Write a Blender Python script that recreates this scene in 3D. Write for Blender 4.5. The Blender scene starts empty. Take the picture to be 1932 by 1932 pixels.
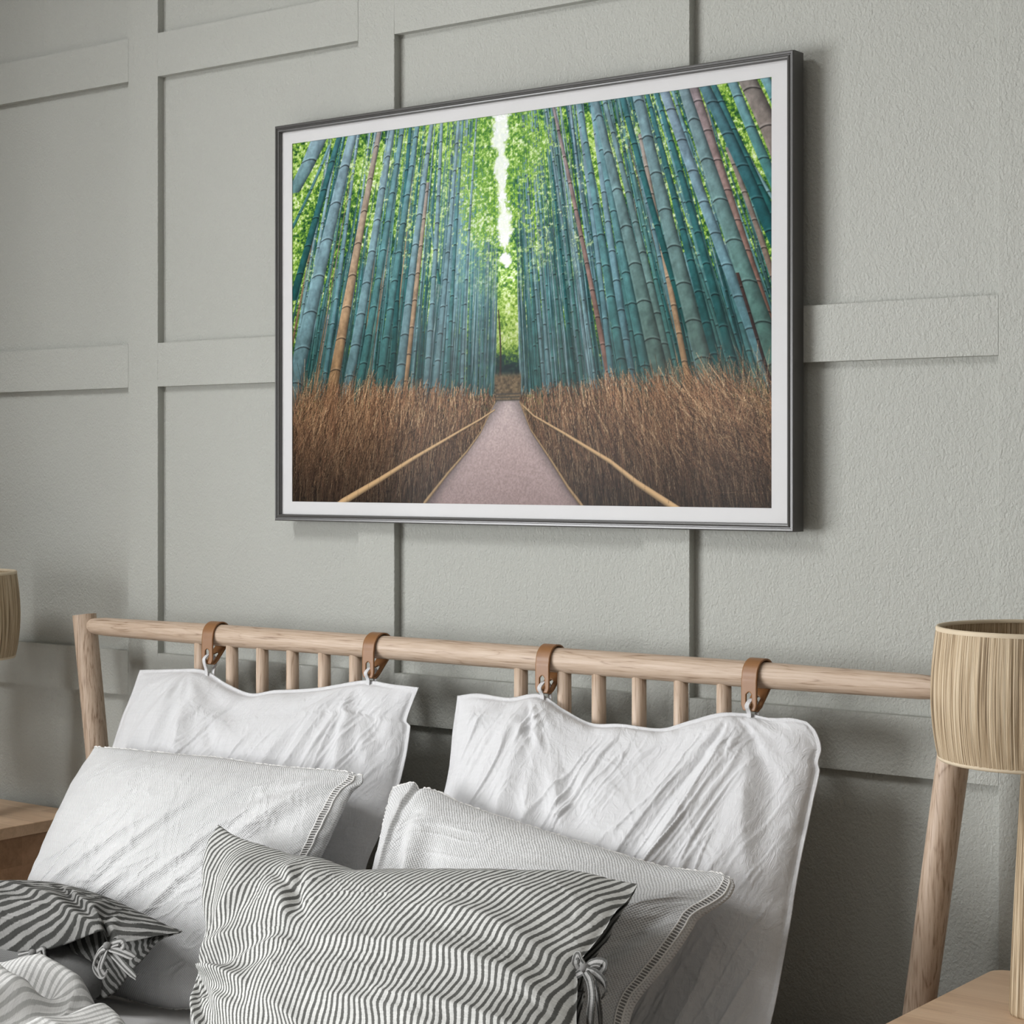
import bpy
import bmesh
import math
import numpy as np
from mathutils import Vector, Matrix

S = bpy.context.scene
COL = S.collection
PI = math.pi

# =============================================================== camera, world, light, exposure
cam_d = bpy.data.cameras.new('camera')
cam = bpy.data.objects.new('camera', cam_d)
COL.objects.link(cam)
cam.location = (1.90, -2.42612, 1.28)
cam.rotation_euler = (PI / 2, 0, 0.650265)
cam_d.sensor_width = 36.0
cam_d.lens = 36.0 * 3659.77 / 1932.0
cam_d.shift_y = -(966.0 - 884.87) / 1932.0
cam_d.clip_start = 0.05
S.camera = cam

world = bpy.data.worlds.new('world')
S.world = world
world.use_nodes = True
wb = world.node_tree.nodes['Background']
wb.inputs['Color'].default_value = (0.78, 0.86, 1.0, 1)
wb.inputs['Strength'].default_value = 0.6

S.view_settings.view_transform = 'Standard'
S.view_settings.look = 'None'
S.view_settings.gamma = 1.0
S.view_settings.use_curve_mapping = False
S.view_settings.exposure = 0.26

LEFT_X, RIGHT_X, FRONT_Y, CEIL_Z = -1.5, 3.3, -5.4, 3.0
REVEAL = 0.30
WIN = (-4.2, -1.6, 0.5, 1.8)              # y0, y1, z0, z1 of the window in the left wall
SKY = (-1.2, -0.4, -3.4, -2.0)            # x0, x1, y0, y1 of the rooflight


def area(name, loc, rot, sx, sy, power, color):
    d = bpy.data.lights.new(name, 'AREA')
    d.shape = 'RECTANGLE'
    d.size = sx
    d.size_y = sy
    d.energy = power
    d.color = color
    o = bpy.data.objects.new(name, d)
    o.location = loc
    o.rotation_euler = rot
    COL.objects.link(o)
    return o


area('window_daylight', (LEFT_X - REVEAL - 0.02, (WIN[0] + WIN[1]) / 2, (WIN[2] + WIN[3]) / 2), (0, -PI / 2, 0),
     WIN[3] - WIN[2], WIN[1] - WIN[0], 162, (0.985, 0.99, 1.0))
area('rooflight_daylight', ((SKY[0] + SKY[1]) / 2, (SKY[2] + SKY[3]) / 2, CEIL_Z + 0.14), (0, 0, 0),
     SKY[1] - SKY[0], SKY[3] - SKY[2], 72, (0.985, 0.99, 1.0))

# =============================================================== noise and the printed photograph
# ---- procedural noise helpers -------------------------------------------------
def _hash(ix, iy, seed):
    n = (ix.astype(np.int64) * 374761393 + iy.astype(np.int64) * 668265263 + seed * 982451653) & 0xFFFFFFFF
    n = ((n ^ (n >> 13)) * 1274126177) & 0xFFFFFFFF
    n = n ^ (n >> 16)
    return (n & 0xFFFF).astype(np.float32) / 32767.5 - 1.0


def vnoise(x, y, seed=0):
    x = np.asarray(x, np.float32)
    y = np.asarray(y, np.float32)
    x0 = np.floor(x)
    y0 = np.floor(y)
    fx = x - x0
    fy = y - y0
    fx = fx * fx * fx * (fx * (fx * 6 - 15) + 10)
    fy = fy * fy * fy * (fy * (fy * 6 - 15) + 10)
    a = _hash(x0, y0, seed)
    b = _hash(x0 + 1, y0, seed)
    c = _hash(x0, y0 + 1, seed)
    d = _hash(x0 + 1, y0 + 1, seed)
    return (a + (b - a) * fx) * (1 - fy) + (c + (d - c) * fx) * fy


def fbm(x, y, seed=0, octv=4, gain=0.5):
    s = 0.0
    amp = 1.0
    tot = 0.0
    for o in range(octv):
        s = s + amp * vnoise(x * 2 ** o + 17.3 * o, y * 2 ** o - 9.1 * o, seed + o)
        tot += amp
        amp *= gain
    return s / tot


def sstep(a, b, x):
    t = np.clip((x - a) / (b - a), 0, 1)
    return t * t * (3 - 2 * t)


# ---- the printed photograph: a path through a tall bamboo grove ------------------
def paint_grove(W, H):
    ss = 2
    w, h = W * ss, H * ss
    rng = np.random.default_rng(7)
    U, V = np.meshgrid((np.arange(w) + .5) / w, 1 - (np.arange(h) + .5) / h)
    U = U.astype(np.float32)
    V = V.astype(np.float32)
    asp = 1.53
    col = lambda *c: np.array(c, np.float32) / 255.0
    img = np.zeros((h, w, 3), np.float32)

    def ramp(t, stops):
        out = np.zeros(t.shape + (3,), np.float32)
        xs = [s[0] for s in stops]
        for k in range(3):
            out[..., k] = np.interp(t, xs, [s[1][k] / 255.0 for s in stops])
        return out

    # foliage
    leaf = fbm(U * 130 * asp, V * 150, 3, 3, .75)
    clump = fbm(U * 14 * asp, V * 11, 11, 4, .62)
    spot = fbm(U * 90, V * 45, 61, 2, .7)
    cen = np.exp(-((U - .478) / .11) ** 2)
    t = .36 + .72 * leaf + .50 * clump + .16 * cen * sstep(.3, .8, V) + .14 * sstep(.55, 1.0, V) - .22 * sstep(.62, .35, V)
    img[:] = ramp(t, [(-.3, (12, 40, 38)), (.05, (26, 66, 46)), (.25, (52, 98, 48)), (.45, (98, 142, 48)), (.60, (146, 184, 72)),
                      (.74, (190, 212, 130)), (.86, (226, 232, 216)), (1.0, (246, 246, 250))])
    # glow between far stalks
    img += (np.exp(-((U - .478) / .16) ** 2) * sstep(.2, .6, V) * .10)[..., None] * col(230, 255, 190)
    # sky slit
    cx = np.interp(V, [.40, .53, .60, .72, .80, .89, 1.0], [.486, .489, .492, .487, .484, .482, .482])
    hw = np.interp(V, [.40, .50, .56, .62, .72, .80, .89, 1.0], [-.03, -.02, -.004, .007, .012, .0085, .010, .018])
    ed = np.abs(U - cx) - hw + .013 * fbm(U * 45, V * 40, 23, 3, .6) + .006 * leaf
    sky = sstep(.004, -.004, ed)
    img = img * (1 - sky[..., None]) + sky[..., None] * col(246, 246, 250)
    # far trees closing the path
    far = sstep(.455, .468, U) * sstep(.532, .522, U) * sstep(.60, .50, V)
    tt = .55 + .55 * leaf + .5 * clump - .85 * sstep(.42, .33, V)
    fc = ramp(tt, [(-.4, (14, 40, 44)), (0, (30, 66, 58)), (.3, (80, 120, 52)), (.55, (150, 186, 70)), (.85, (214, 232, 150)), (1.1, (238, 244, 220))])
    img = img * (1 - far[..., None]) + far[..., None] * fc

    pal = {'grey': ((132, 156, 168), (98, 134, 138)), 'teal': ((112, 146, 156), (54, 106, 102)), 'deep': ((66, 112, 118), (24, 76, 74)),
           'tan': ((150, 142, 138), (178, 138, 92)), 'rust': ((138, 128, 132), (132, 94, 78)), 'rust2': ((132, 124, 120), (120, 100, 86)),
           'blue': ((130, 150, 166), (76, 122, 126)), 'sage': ((112, 138, 148), (86, 114, 102)), 'light': ((118, 140, 148), (72, 114, 100)),
           'bluedark': ((84, 116, 126), (18, 72, 74)), 'bark': ((128, 122, 118), (118, 108, 102)), 'dark': ((70, 52, 48), (40, 30, 30)),
           'haze': ((160, 182, 192), (126, 162, 168)), 'mid': ((104, 138, 142), (54, 104, 98))}

    def stalk(u0, v0, u1, v1, w0, w1, key, bright=1.0, seed=0, node=True):
        r0 = max(0, int((1 - max(v0, v1)) * h))
        r1 = min(h, int((1 - min(v0, v1)) * h))
        if r1 <= r0:
            return
        vv = 1 - (np.arange(r0, r1) + .5) / h
        k = (vv - v0) / (v1 - v0)
        bow = .004 * math.sin(seed * 1.7) * np.sin(np.pi * k)
        uc = u0 + (u1 - u0) * k + bow
        hwid = .5 * (w0 + (w1 - w0) * k)
        c0 = max(0, int((uc - hwid).min() * w) - 1)
        c1 = min(w, int((uc + hwid).max() * w) + 2)
        if c1 <= c0:
            return
        uu = (np.arange(c0, c1) + .5) / w
        q = (uu[None, :] - uc[:, None]) / hwid[:, None]
        mask = np.clip((1 - np.abs(q)) * hwid[:, None] * w + .5, 0, 1)
        hi, lo = pal[key]
        kk = np.clip(k, 0, 1)[:, None, None]
        cc = (col(*lo) * (1 - kk) + col(*hi) * kk)
        lat = .86 + .20 * np.cos((q + .35) * 1.5) - .26 * np.clip(q, 0, 1) ** 2 + .10 * (q < -.75)
        spk = 1 + .16 * spot[r0:r1, c0:c1] + .10 * leaf[r0:r1, c0:c1]
        c = cc * (lat * spk * bright)[..., None]
        if node:
            sp = .055 + 1.05 * max(w0, w1)
            ph = (vv[:, None] / sp + seed * .37 - .16 * (max(w0, w1) / sp) * 1.2 * (1 - q * q))
            fr = ph - np.floor(ph)
            lw = 1.15 / (sp * h) + .008
            line = np.exp(-((fr - .5) / lw) ** 2)
            glow = np.exp(-((fr - .5 - 2.4 * lw) / (1.5 * lw)) ** 2)
            c = c * (1 - .66 * line[..., None]) + .10 * glow[..., None] * col(200, 214, 214)
        m = mask[..., None]
        img[r0:r1, c0:c1] = img[r0:r1, c0:c1] * (1 - m) + c * m

    def lean(ub):
        if ub < .478:
            return .012 + .105 * (.478 - ub) / .478
        return -(.012 + .29 * (ub - .478))

    # dense far ranks, then thin far stalks, then middle ones
    for i in range(620):
        side = rng.random() < .5
        z = rng.random() ** 1.1
        ub = (.466 - .48 * z) if side else (.524 + .50 * z)
        wd = (.0016 + .0024 * z) * (.6 + .8 * rng.random())
        top = .42 + .10 * rng.random() + .30 * rng.random() * (1 - .3 * z)
        k = (top - .28) / .73
        key = rng.choice(['haze', 'haze', 'teal', 'blue', 'mid', 'grey'] if z < .3 else ['teal', 'deep', 'mid', 'deep', 'blue'])
        stalk(ub, .28, ub + lean(ub) * k * (.8 + .4 * rng.random()), top, wd, wd * .7, key, .66 + .42 * rng.random(), i, False)
    for i in range(430):
        side = rng.random() < .5
        z = rng.random() ** 1.25
        ub = (.462 - .50 * z) if side else (.532 + .52 * z)
        wd = (.0014 + .0026 * z) * (.5 + .9 * rng.random())
        ut = ub + lean(ub) * (.8 + .5 * rng.random())
        top = 1.01 if rng.random() < .42 else .45 + .5 * rng.random()
        k = (top - .28) / .73
        key = rng.choice(['haze', 'teal', 'deep', 'blue', 'mid'] if z < .4 else ['teal', 'deep', 'deep', 'mid', 'mid', 'tan'], p=None)
        br = .72 + .45 * rng.random()
        stalk(ub, .28, ub + (ut - ub) * k, top, wd * 1.25, wd * .7, key, br, i, wd > .003)
    for i in range(64):
        side = rng.random() < .45
        z = rng.random()
        ub = (.445 - .47 * z) if side else (.55 + .48 * z)
        wd = (.0042 + .0042 * z) * (.7 + .6 * rng.random())
        ut = ub + lean(ub) * (.85 + .4 * rng.random())
        key = rng.choice(['grey', 'teal', 'deep', 'blue', 'mid', 'mid'])
        stalk(ub, .28, ut, 1.01, wd * 1.2, wd * .6, key, .84 + .25 * rng.random(), i + 900)
    # drifting mist left of the opening
    mist = np.exp(-((U - .405) / .05) ** 2 - ((V - .66) / .2) ** 2) * .42 + np.exp(-((U - .33) / .14) ** 2 - ((V - .72) / .22) ** 2) * .12
    img = img * (1 - mist[..., None]) + mist[..., None] * col(150, 192, 204)
    # leaf sprays in front of the upper stalks
    near = np.exp(-((U - .478) / .085) ** 2)
    lf = sstep(.22, .34, leaf * .62 + clump * .55 + .50 * near * sstep(.42, .66, V) - .05 + .13 * sstep(.8, 1, V)) * sstep(.5, .72, V)
    lfc = ramp(.42 + .75 * leaf + .28 * clump + .2 * near * sstep(.9, .6, V), [(-.1, (26, 66, 42)), (.2, (58, 110, 48)), (.45, (106, 154, 52)), (.68, (160, 196, 86)), (.9, (222, 232, 196))])
    img = img * (1 - .8 * lf[..., None]) + .8 * lf[..., None] * lfc
    img = img * (1 - sky[..., None] * .85) + .85 * sky[..., None] * col(246, 246, 250)
    # the stalks that can be told apart
    MAIN = [
        (0.001, 0.8598, 0.0675, 1.0027, 0.0327, 0.0404, 'grey'),
        (-0.0007, 0.7604, 0.0926, 0.9799, 0.0083, 0.0073, 'teal'),
        (0.001, 0.5608, 0.1159, 0.9988, 0.019, 0.0133, 'deep'),
        (0.0113, 0.3419, 0.1489, 1.0048, 0.0378, 0.0216, 'grey'),
        (0.1043, 0.3379, 0.2121, 1.0058, 0.026, 0.0103, 'tan'),
        (0.139, 0.3364, 0.2408, 0.9975, 0.0246, 0.0115, 'grey'),
        (0.1652, 0.3353, 0.2644, 1.001, 0.018, 0.0107, 'teal'),
        (0.2121, 0.3333, 0.2988, 1.0027, 0.0179, 0.0106, 'teal'),
        (0.2423, 0.332, 0.2832, 1.0052, 0.0127, 0.0075, 'deep'),
        (0.2597, 0.3312, 0.3312, 1.0046, 0.0208, 0.0093, 'grey'),
        (0.2707, 0.3307, 0.322, 0.8467, 0.0138, 0.0068, 'tan'),
        (0.3174, 0.3287, 0.3527, 1.0046, 0.0136, 0.0067, 'grey'),
        (0.3389, 0.3278, 0.3905, 1.0055, 0.0134, 0.006, 'grey'),
        (0.3678, 0.3266, 0.3995, 1.004, 0.0097, 0.0048, 'teal'),
        (0.3995, 0.3252, 0.4293, 1.0061, 0.0078, 0.0035, 'grey'),
        (0.3481, 0.5762, 0.3297, 0.7298, 0.0061, 0.0049, 'teal'),
        (0.6956, 0.3347, 0.589, 1.0019, 0.011, 0.006, 'rust'),
        (0.702, 0.3344, 0.6371, 1.0018, 0.0116, 0.0072, 'blue'),
        (0.7275, 0.3332, 0.642, 1.0009, 0.0191, 0.0092, 'teal'),
        (0.7434, 0.3324, 0.6665, 1.0007, 0.0158, 0.0084, 'blue'),
        (0.7716, 0.3311, 0.6665, 1.0048, 0.0188, 0.0098, 'teal'),
        (0.7949, 0.33, 0.6714, 1.006, 0.0325, 0.013, 'sage'),
        (0.8134, 0.3291, 0.6892, 1.0069, 0.0172, 0.0077, 'sage'),
        (0.8454, 0.3276, 0.7591, 0.9044, 0.0115, 0.0076, 'tan'),
        (0.8515, 0.4178, 0.7244, 1.0067, 0.0121, 0.0115, 'deep'),
        (0.883, 0.3258, 0.7528, 1.0096, 0.0314, 0.0188, 'sage'),
        (0.9038, 0.3248, 0.7716, 1.0062, 0.0178, 0.0081, 'deep'),
        (0.9318, 0.3235, 0.7887, 1.0072, 0.0176, 0.0081, 'deep'),
        (0.9667, 0.3219, 0.8211, 0.9974, 0.0098, 0.0061, 'teal'),
        (0.9897, 0.3208, 0.8026, 1.0086, 0.0201, 0.0185, 'blue'),
        (1.0124, 0.3197, 0.8394, 1.0059, 0.0383, 0.0195, 'light'),
        (0.9954, 0.4313, 0.8575, 1.0065, 0.0143, 0.0169, 'rust'),
        (1.0124, 0.5899, 0.8756, 1.0071, 0.0226, 0.0209, 'bluedark'),
        (1.0124, 0.4834, 0.9201, 0.8477, 0.0113, 0.0088, 'rust2'),
        (1.0124, 0.647, 0.8935, 1.0038, 0.013, 0.0107, 'deep'),
        (1.0124, 0.6889, 0.9171, 0.9335, 0.0068, 0.0059, 'grey'),
        (1.0124, 0.7231, 0.9259, 1.0095, 0.0198, 0.0176, 'teal'),
        (1.0237, 0.7786, 0.9464, 1.0249, 0.0352, 0.0321, 'bark'),
        (1.0153, 0.8939, 0.9811, 1.0107, 0.0198, 0.0172, 'teal'),
        (0.9897, 0.3208, 0.9377, 0.5513, 0.0063, 0.0059, 'dark'),
    ]
    order = sorted(range(len(MAIN)), key=lambda i: max(MAIN[i][4], MAIN[i][5]) + (.0 if MAIN[i][6] != 'dark' else 1))
    for i in order:
        u0, v0, u1, v1, w0, w1, key = MAIN[i]
        if v0 < .345:
            e = (v0 - .22) / (v1 - v0)
            u0, w0, v0 = u0 - (u1 - u0) * e, w0 + (w0 - w1) * e, .22
        stalk(u0, v0, u1, v1, w0, w1, key, 1.0, 3 * i + 5)
    dk = sstep(.62, .3, V) * .22
    img *= (1 - dk)[..., None]
    # slim dark tree at the end of the path and its low fence
    stalk(.4768, .275, .4752, .50, .0045, .0022, 'dark', .9, 1, False)
    bk = sstep(.4655, .4685, U) * sstep(.5245, .5215, U) * sstep(.262, .268, V) * sstep(.345, .325, V)
    img = img * (1 - bk[..., None]) + bk[..., None] * (col(96, 82, 62) * (1 + .5 * leaf)[..., None])
    for vv in (.268, .276, .284):
        ln = bk * np.exp(-((V - vv) / .0016) ** 2)
        img = img * (1 - ln[..., None]) + ln[..., None] * col(58, 56, 54)

    # path
    pl = np.interp(V, [0, .1389, .2663, .275], [.315, .3964, .4718, .474])
    pr = np.interp(V, [0, .1373, .2647, .275], [.652, .5757, .5209, .519])
    pm = sstep(-.002, .002, U - pl) * sstep(-.002, .002, pr - U) * sstep(.2685, .2645, V)
    gr = fbm(U * 260 * asp, V * 260, 77, 2, .8)
    pc = ramp(V + 0 * U, [(0, (142, 124, 122)), (.12, (162, 144, 142)), (.22, (176, 160, 158)), (.27, (188, 172, 170))]) * (1 + .12 * gr)[..., None]
    pc *= (1 - .35 * np.exp(-((U - pl) / .02) ** 2) - .35 * np.exp(-((U - pr) / .02) ** 2))[..., None]
    img = img * (1 - pm[..., None]) + pm[..., None] * pc

    # brushwood fences
    tl = np.interp(U, [0, .0905, .1921, .3141, .3964, .4684], [.315, .300, .288, .288, .288, .288])
    tr = np.interp(U, [.5198, .5973, .7026, .8038, .9011, 1.0], [.286, .288, .29, .295, .298, .292])
    bl = np.interp(V, [0, .0036, .0836, .1388, .1865, .265, .30], [.3115, .3141, .3673, .4079, .4366, .4684, .4684])
    br_ = np.interp(V, [0, .0035, .0468, .1105, .1914, .2633, .30], [.647, .6452, .6187, .5865, .543, .5198, .5195])
    top = np.where(U < .5, tl, tr) + .02 * fbm(U * 60, V * 3, 91, 3, .7)
    reg = ((U < bl) | (U > br_)) & ~((U > .4684) & (U < .5198)) 
    bm = sstep(.015, -.12, V - top) * reg
    base = ramp(.5 + .5 * fbm(U * 120, V * 14, 93, 4, .7), [(0, (30, 22, 14)), (.5, (74, 54, 36)), (1, (124, 96, 66))])
    base *= (.36 + .62 * sstep(0, .26, V))[..., None]
    img = img * (1 - bm[..., None]) + bm[..., None] * base
    N = 26000
    su = rng.random(N)
    left = su < .5
    u0 = np.where(left, rng.random(N) ** .8 * .47, .52 + (1 - rng.random(N) ** .8) * .5)
    dist = np.abs(u0 - .495) / .5
    v0 = rng.random(N) * .30 - .03
    L = (.025 + .10 * rng.random(N)) * (.25 + 1.0 * dist)
    low = np.clip(1 - v0 / (.24 - .24 * np.abs(dist - .05) * .9), 0, 1)
    wild = (1 - .75 * low) * dist
    ang = np.where(left, .06 + .42 * wild * rng.standard_normal(N) + .22 * wild, -.05 - 1.0 * wild * rng.random(N) + .40 * wild * rng.standard_normal(N))
    du = np.sin(ang) * L / asp
    dv = np.cos(ang) * L
    tp = rng.random(N)
    c0 = np.array([[66, 44, 28], [108, 78, 52], [152, 116, 82], [194, 160, 118], [134, 94, 66], [38, 27, 18]], np.float32) / 255
    cc = c0[rng.choice(6, N, p=[.22, .24, .2, .11, .13, .10])]
    cc = cc * np.array([.93, .95, 1.0], np.float32) * (.38 + .70 * np.clip((v0 + L) / .30, 0, 1.15))[:, None] * (.8 + .4 * rng.random(N))[:, None]
    K = 90
    for i0 in range(0, N, 3000):
        sl = slice(i0, i0 + 3000)
        kk = np.linspace(0, 1, K)[None, :]
        pu = u0[sl, None] + du[sl, None] * kk + (.012 * (tp[sl, None] - .5)) * kk ** 2
        pv = v0[sl, None] + dv[sl, None] * kk
        tlim = np.where(pu < .5, np.interp(pu, [0, .0905, .1921, .3141, .3964, .4684], [.345, .325, .314, .306, .302, .296]),
                        np.interp(pu, [.5198, .5973, .7026, .8038, .9011, 1.0], [.295, .304, .316, .333, .344, .340])) + .13 * (tp[sl, None] ** 2.4) * np.clip(dist[sl, None] * 1.6, .15, 1)
        pbl = np.interp(pv, [0, .0836, .1388, .1865, .265, .30], [.3115, .3673, .4079, .4366, .4684, .4684])
        pbr = np.interp(pv, [0, .0468, .1105, .1914, .2633, .30], [.647, .6187, .5865, .543, .5198, .5195])
        ok = (pv < tlim) & (pv > 0) & (pv < 1) & (pu > 0) & (pu < 1) & ((pu < pbl) | (pu > pbr))
        xi = (pu * w).astype(int)
        yi = ((1 - pv) * h).astype(int)
        C = np.repeat(cc[sl], K, 0).reshape(-1, K, 3)
        for ox in ((0, 1) if i0 % 6000 else (0,)):
            x2 = np.clip(xi + ox, 0, w - 1)[ok]
            y2 = np.clip(yi, 0, h - 1)[ok]
            img[y2, x2] = C[ok]
    # bamboo rails
    def rail(pts, w0, w1, shade=1.0):
        P = np.array(pts)
        n = 1400
        d = np.concatenate([[0], np.cumsum(np.hypot(np.diff(P[:, 0]), np.diff(P[:, 1])))])
        d /= d[-1]
        k = np.linspace(0, 1, n)
        pu = np.interp(k, d, P[:, 0])
        pv = np.interp(k, d, P[:, 1])
        for a, off in ((.45, -1.6), (1, 0)):
            for j in np.linspace(-1, 1, 25):
                ww = (w0 + (w1 - w0) * k ** 1.3)
                x = pu
                y = pv + j * ww + (off * ww if off else 0)
                ok = (y > 0) & (y < 1) & (x > 0) & (x < 1)
                xi = (x[ok] * w).astype(int)
                yi = ((1 - y[ok]) * h).astype(int)
                if off:
                    img[yi, xi] *= .97
                else:
                    c = col(176, 146, 108) * (.62 + .5 * np.cos((j - .45) * 1.2)) * shade
                    nd = ((k[ok] * 14) % 1 < .02)
                    cc2 = np.where(nd[:, None], c * .6, c)
                    img[yi, xi] = cc2
                    img[yi, np.clip(xi + 1, 0, w - 1)] = cc2
    rail([(.4684, .265), (.4366, .1865), (.4079, .1388), (.3673, .0836), (.3141, .0036), (.308, -.01)], .0012, .006, .8)
    rail([(.4673, .2446), (.4366, .2208), (.3964, .1941), (.2901, .1215), (.2095, .062), (.1226, .002), (.11, -.01)], .0015, .0105)
    rail([(.5198, .2633), (.543, .1914), (.5865, .1105), (.6187, .0468), (.6452, .0035), (.652, -.01)], .0012, .006, .8)
    rail([(.5253, .2551), (.5484, .2275), (.608, .1835), (.7026, .1101), (.7537, .0583), (.8216, .0014), (.835, -.01)], .0015, .0105)
    img = np.clip(img, 0, 1)
    img = img.reshape(H, ss, W, ss, 3).mean((1, 3))
    return img


# =============================================================== materials
def newmat(name):
    m = bpy.data.materials.new(name)
    m.use_nodes = True
    nt = m.node_tree
    b = nt.nodes['Principled BSDF']
    return m, nt, b


def nd(nt, kind, **kw):
    n = nt.nodes.new(kind)
    for k, v in kw.items():
        setattr(n, k, v)
    return n


def lk(nt, a, b):
    nt.links.new(a, b)


def math_n(nt, op, a, b=None, c=None):
    n = nd(nt, 'ShaderNodeMath', operation=op)
    for i, v in enumerate((a, b, c)):
        if v is None:
            continue
        if isinstance(v, (int, float)):
            n.inputs[i].default_value = v
        else:
            lk(nt, v, n.inputs[i])
    return n.outputs[0]


def ramp_n(nt, fac, stops):
    r = nd(nt, 'ShaderNodeValToRGB')
    e = r.color_ramp.elements
    while len(e) < len(stops):
        e.new(0.5)
    for i, (p, c) in enumerate(stops):
        e[i].position = p
        e[i].color = tuple(c) + (1,)
    lk(nt, fac, r.inputs[0])
    return r.outputs[0]


def noise_n(nt, vec, scale, detail=3, rough=0.55, dist=0.0):
    n = nd(nt, 'ShaderNodeTexNoise')
    n.inputs['Scale'].default_value = scale
    n.inputs['Detail'].default_value = detail
    n.inputs['Roughness'].default_value = rough
    n.inputs['Distortion'].default_value = dist
    if vec is not None:
        lk(nt, vec, n.inputs['Vector'])
    return n.outputs['Fac']


def coords(nt, which='Object', scale=(1, 1, 1), rot=(0, 0, 0)):
    t = nd(nt, 'ShaderNodeTexCoord')
    m = nd(nt, 'ShaderNodeMapping')
    m.inputs['Scale'].default_value = scale
    m.inputs['Rotation'].default_value = rot
    lk(nt, t.outputs[which], m.inputs['Vector'])
    return m.outputs['Vector']


def bump_n(nt, b, height, strength, distance):
    n = nd(nt, 'ShaderNodeBump')
    n.inputs['Strength'].default_value = strength
    n.inputs['Distance'].default_value = distance
    lk(nt, height, n.inputs['Height'])
    lk(nt, n.outputs['Normal'], b.inputs['Normal'])
    return n


def mixc(nt, fac, a, b, mode='MIX'):
    n = nd(nt, 'ShaderNodeMix', data_type='RGBA', blend_type=mode)
    if isinstance(fac, (int, float)):
        n.inputs[0].default_value = fac
    else:
        lk(nt, fac, n.inputs[0])
    for sock, v in ((n.inputs[6], a), (n.inputs[7], b)):
        if isinstance(v, tuple):
            sock.default_value = v + (1,)
        else:
            lk(nt, v, sock)
    return n.outputs[2]


def plain(name, c, rough=0.6, metal=0.0, var=0.05):
    m, nt, b = newmat(name)
    v = coords(nt)
    n = noise_n(nt, v, 40, 3)
    lk(nt, ramp_n(nt, n, [(0.3, tuple(x * (1 - var) for x in c)), (0.7, tuple(min(1, x * (1 + var)) for x in c))]), b.inputs['Base Color'])
    b.inputs['Roughness'].default_value = rough
    b.inputs['Metallic'].default_value = metal
    return m


def wall_paint():
    m, nt, b = newmat('sage_grey_plaster')
    v = coords(nt)
    big = noise_n(nt, v, 1.7, 3)
    lk(nt, ramp_n(nt, big, [(0.3, (0.432, 0.440, 0.405)), (0.7, (0.455, 0.463, 0.430))]), b.inputs['Base Color'])
    b.inputs['Roughness'].default_value = 0.82
    vv = coords(nt, 'Object', (1, 1, 0.8), (0, 0.5, 0))
    fine = noise_n(nt, vv, 270, 2, 0.5, 0.5)
    mid = noise_n(nt, vv, 95, 2, 0.55, 0.6)
    h = math_n(nt, 'ADD', math_n(nt, 'MULTIPLY', fine, 0.8), math_n(nt, 'MULTIPLY', mid, 0.7))
    bump_n(nt, b, h, 0.5, 0.0048)
    return m


def wood(name, axis, light, mid, dark, scale=1.0, rough=0.5, ring=26):
    m, nt, b = newmat(name)
    sc = [20.0, 20.0, 20.0]
    sc[axis] = 1.9
    v = coords(nt, 'Object', tuple(x * scale for x in sc))
    warp = noise_n(nt, v, 1.1, 3, 0.55, 0.3)
    rings = math_n(nt, 'FRACT', math_n(nt, 'MULTIPLY', warp, ring * 0.45))
    rings = math_n(nt, 'POWER', math_n(nt, 'ABSOLUTE', math_n(nt, 'SUBTRACT', math_n(nt, 'MULTIPLY', rings, 2.0), 1.0)), 5.0)
    sc2 = [330.0, 330.0, 330.0]
    sc2[axis] = 16.0
    v2 = coords(nt, 'Object', tuple(x * scale for x in sc2))
    pore = noise_n(nt, v2, 1.0, 3, 0.65)
    big = noise_n(nt, coords(nt, 'Object', tuple(x * 0.12 for x in sc)), 1.6, 2)
    f = math_n(nt, 'ADD', math_n(nt, 'MULTIPLY', rings, -0.17), math_n(nt, 'ADD', math_n(nt, 'MULTIPLY', pore, 0.85), math_n(nt, 'MULTIPLY', big, 0.40)))
    lk(nt, ramp_n(nt, f, [(0.36, dark), (0.56, mid), (0.82, light)]), b.inputs['Base Color'])
    b.inputs['Roughness'].default_value = rough
    bump_n(nt, b, pore, 0.18, 0.001)
    return m


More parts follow.
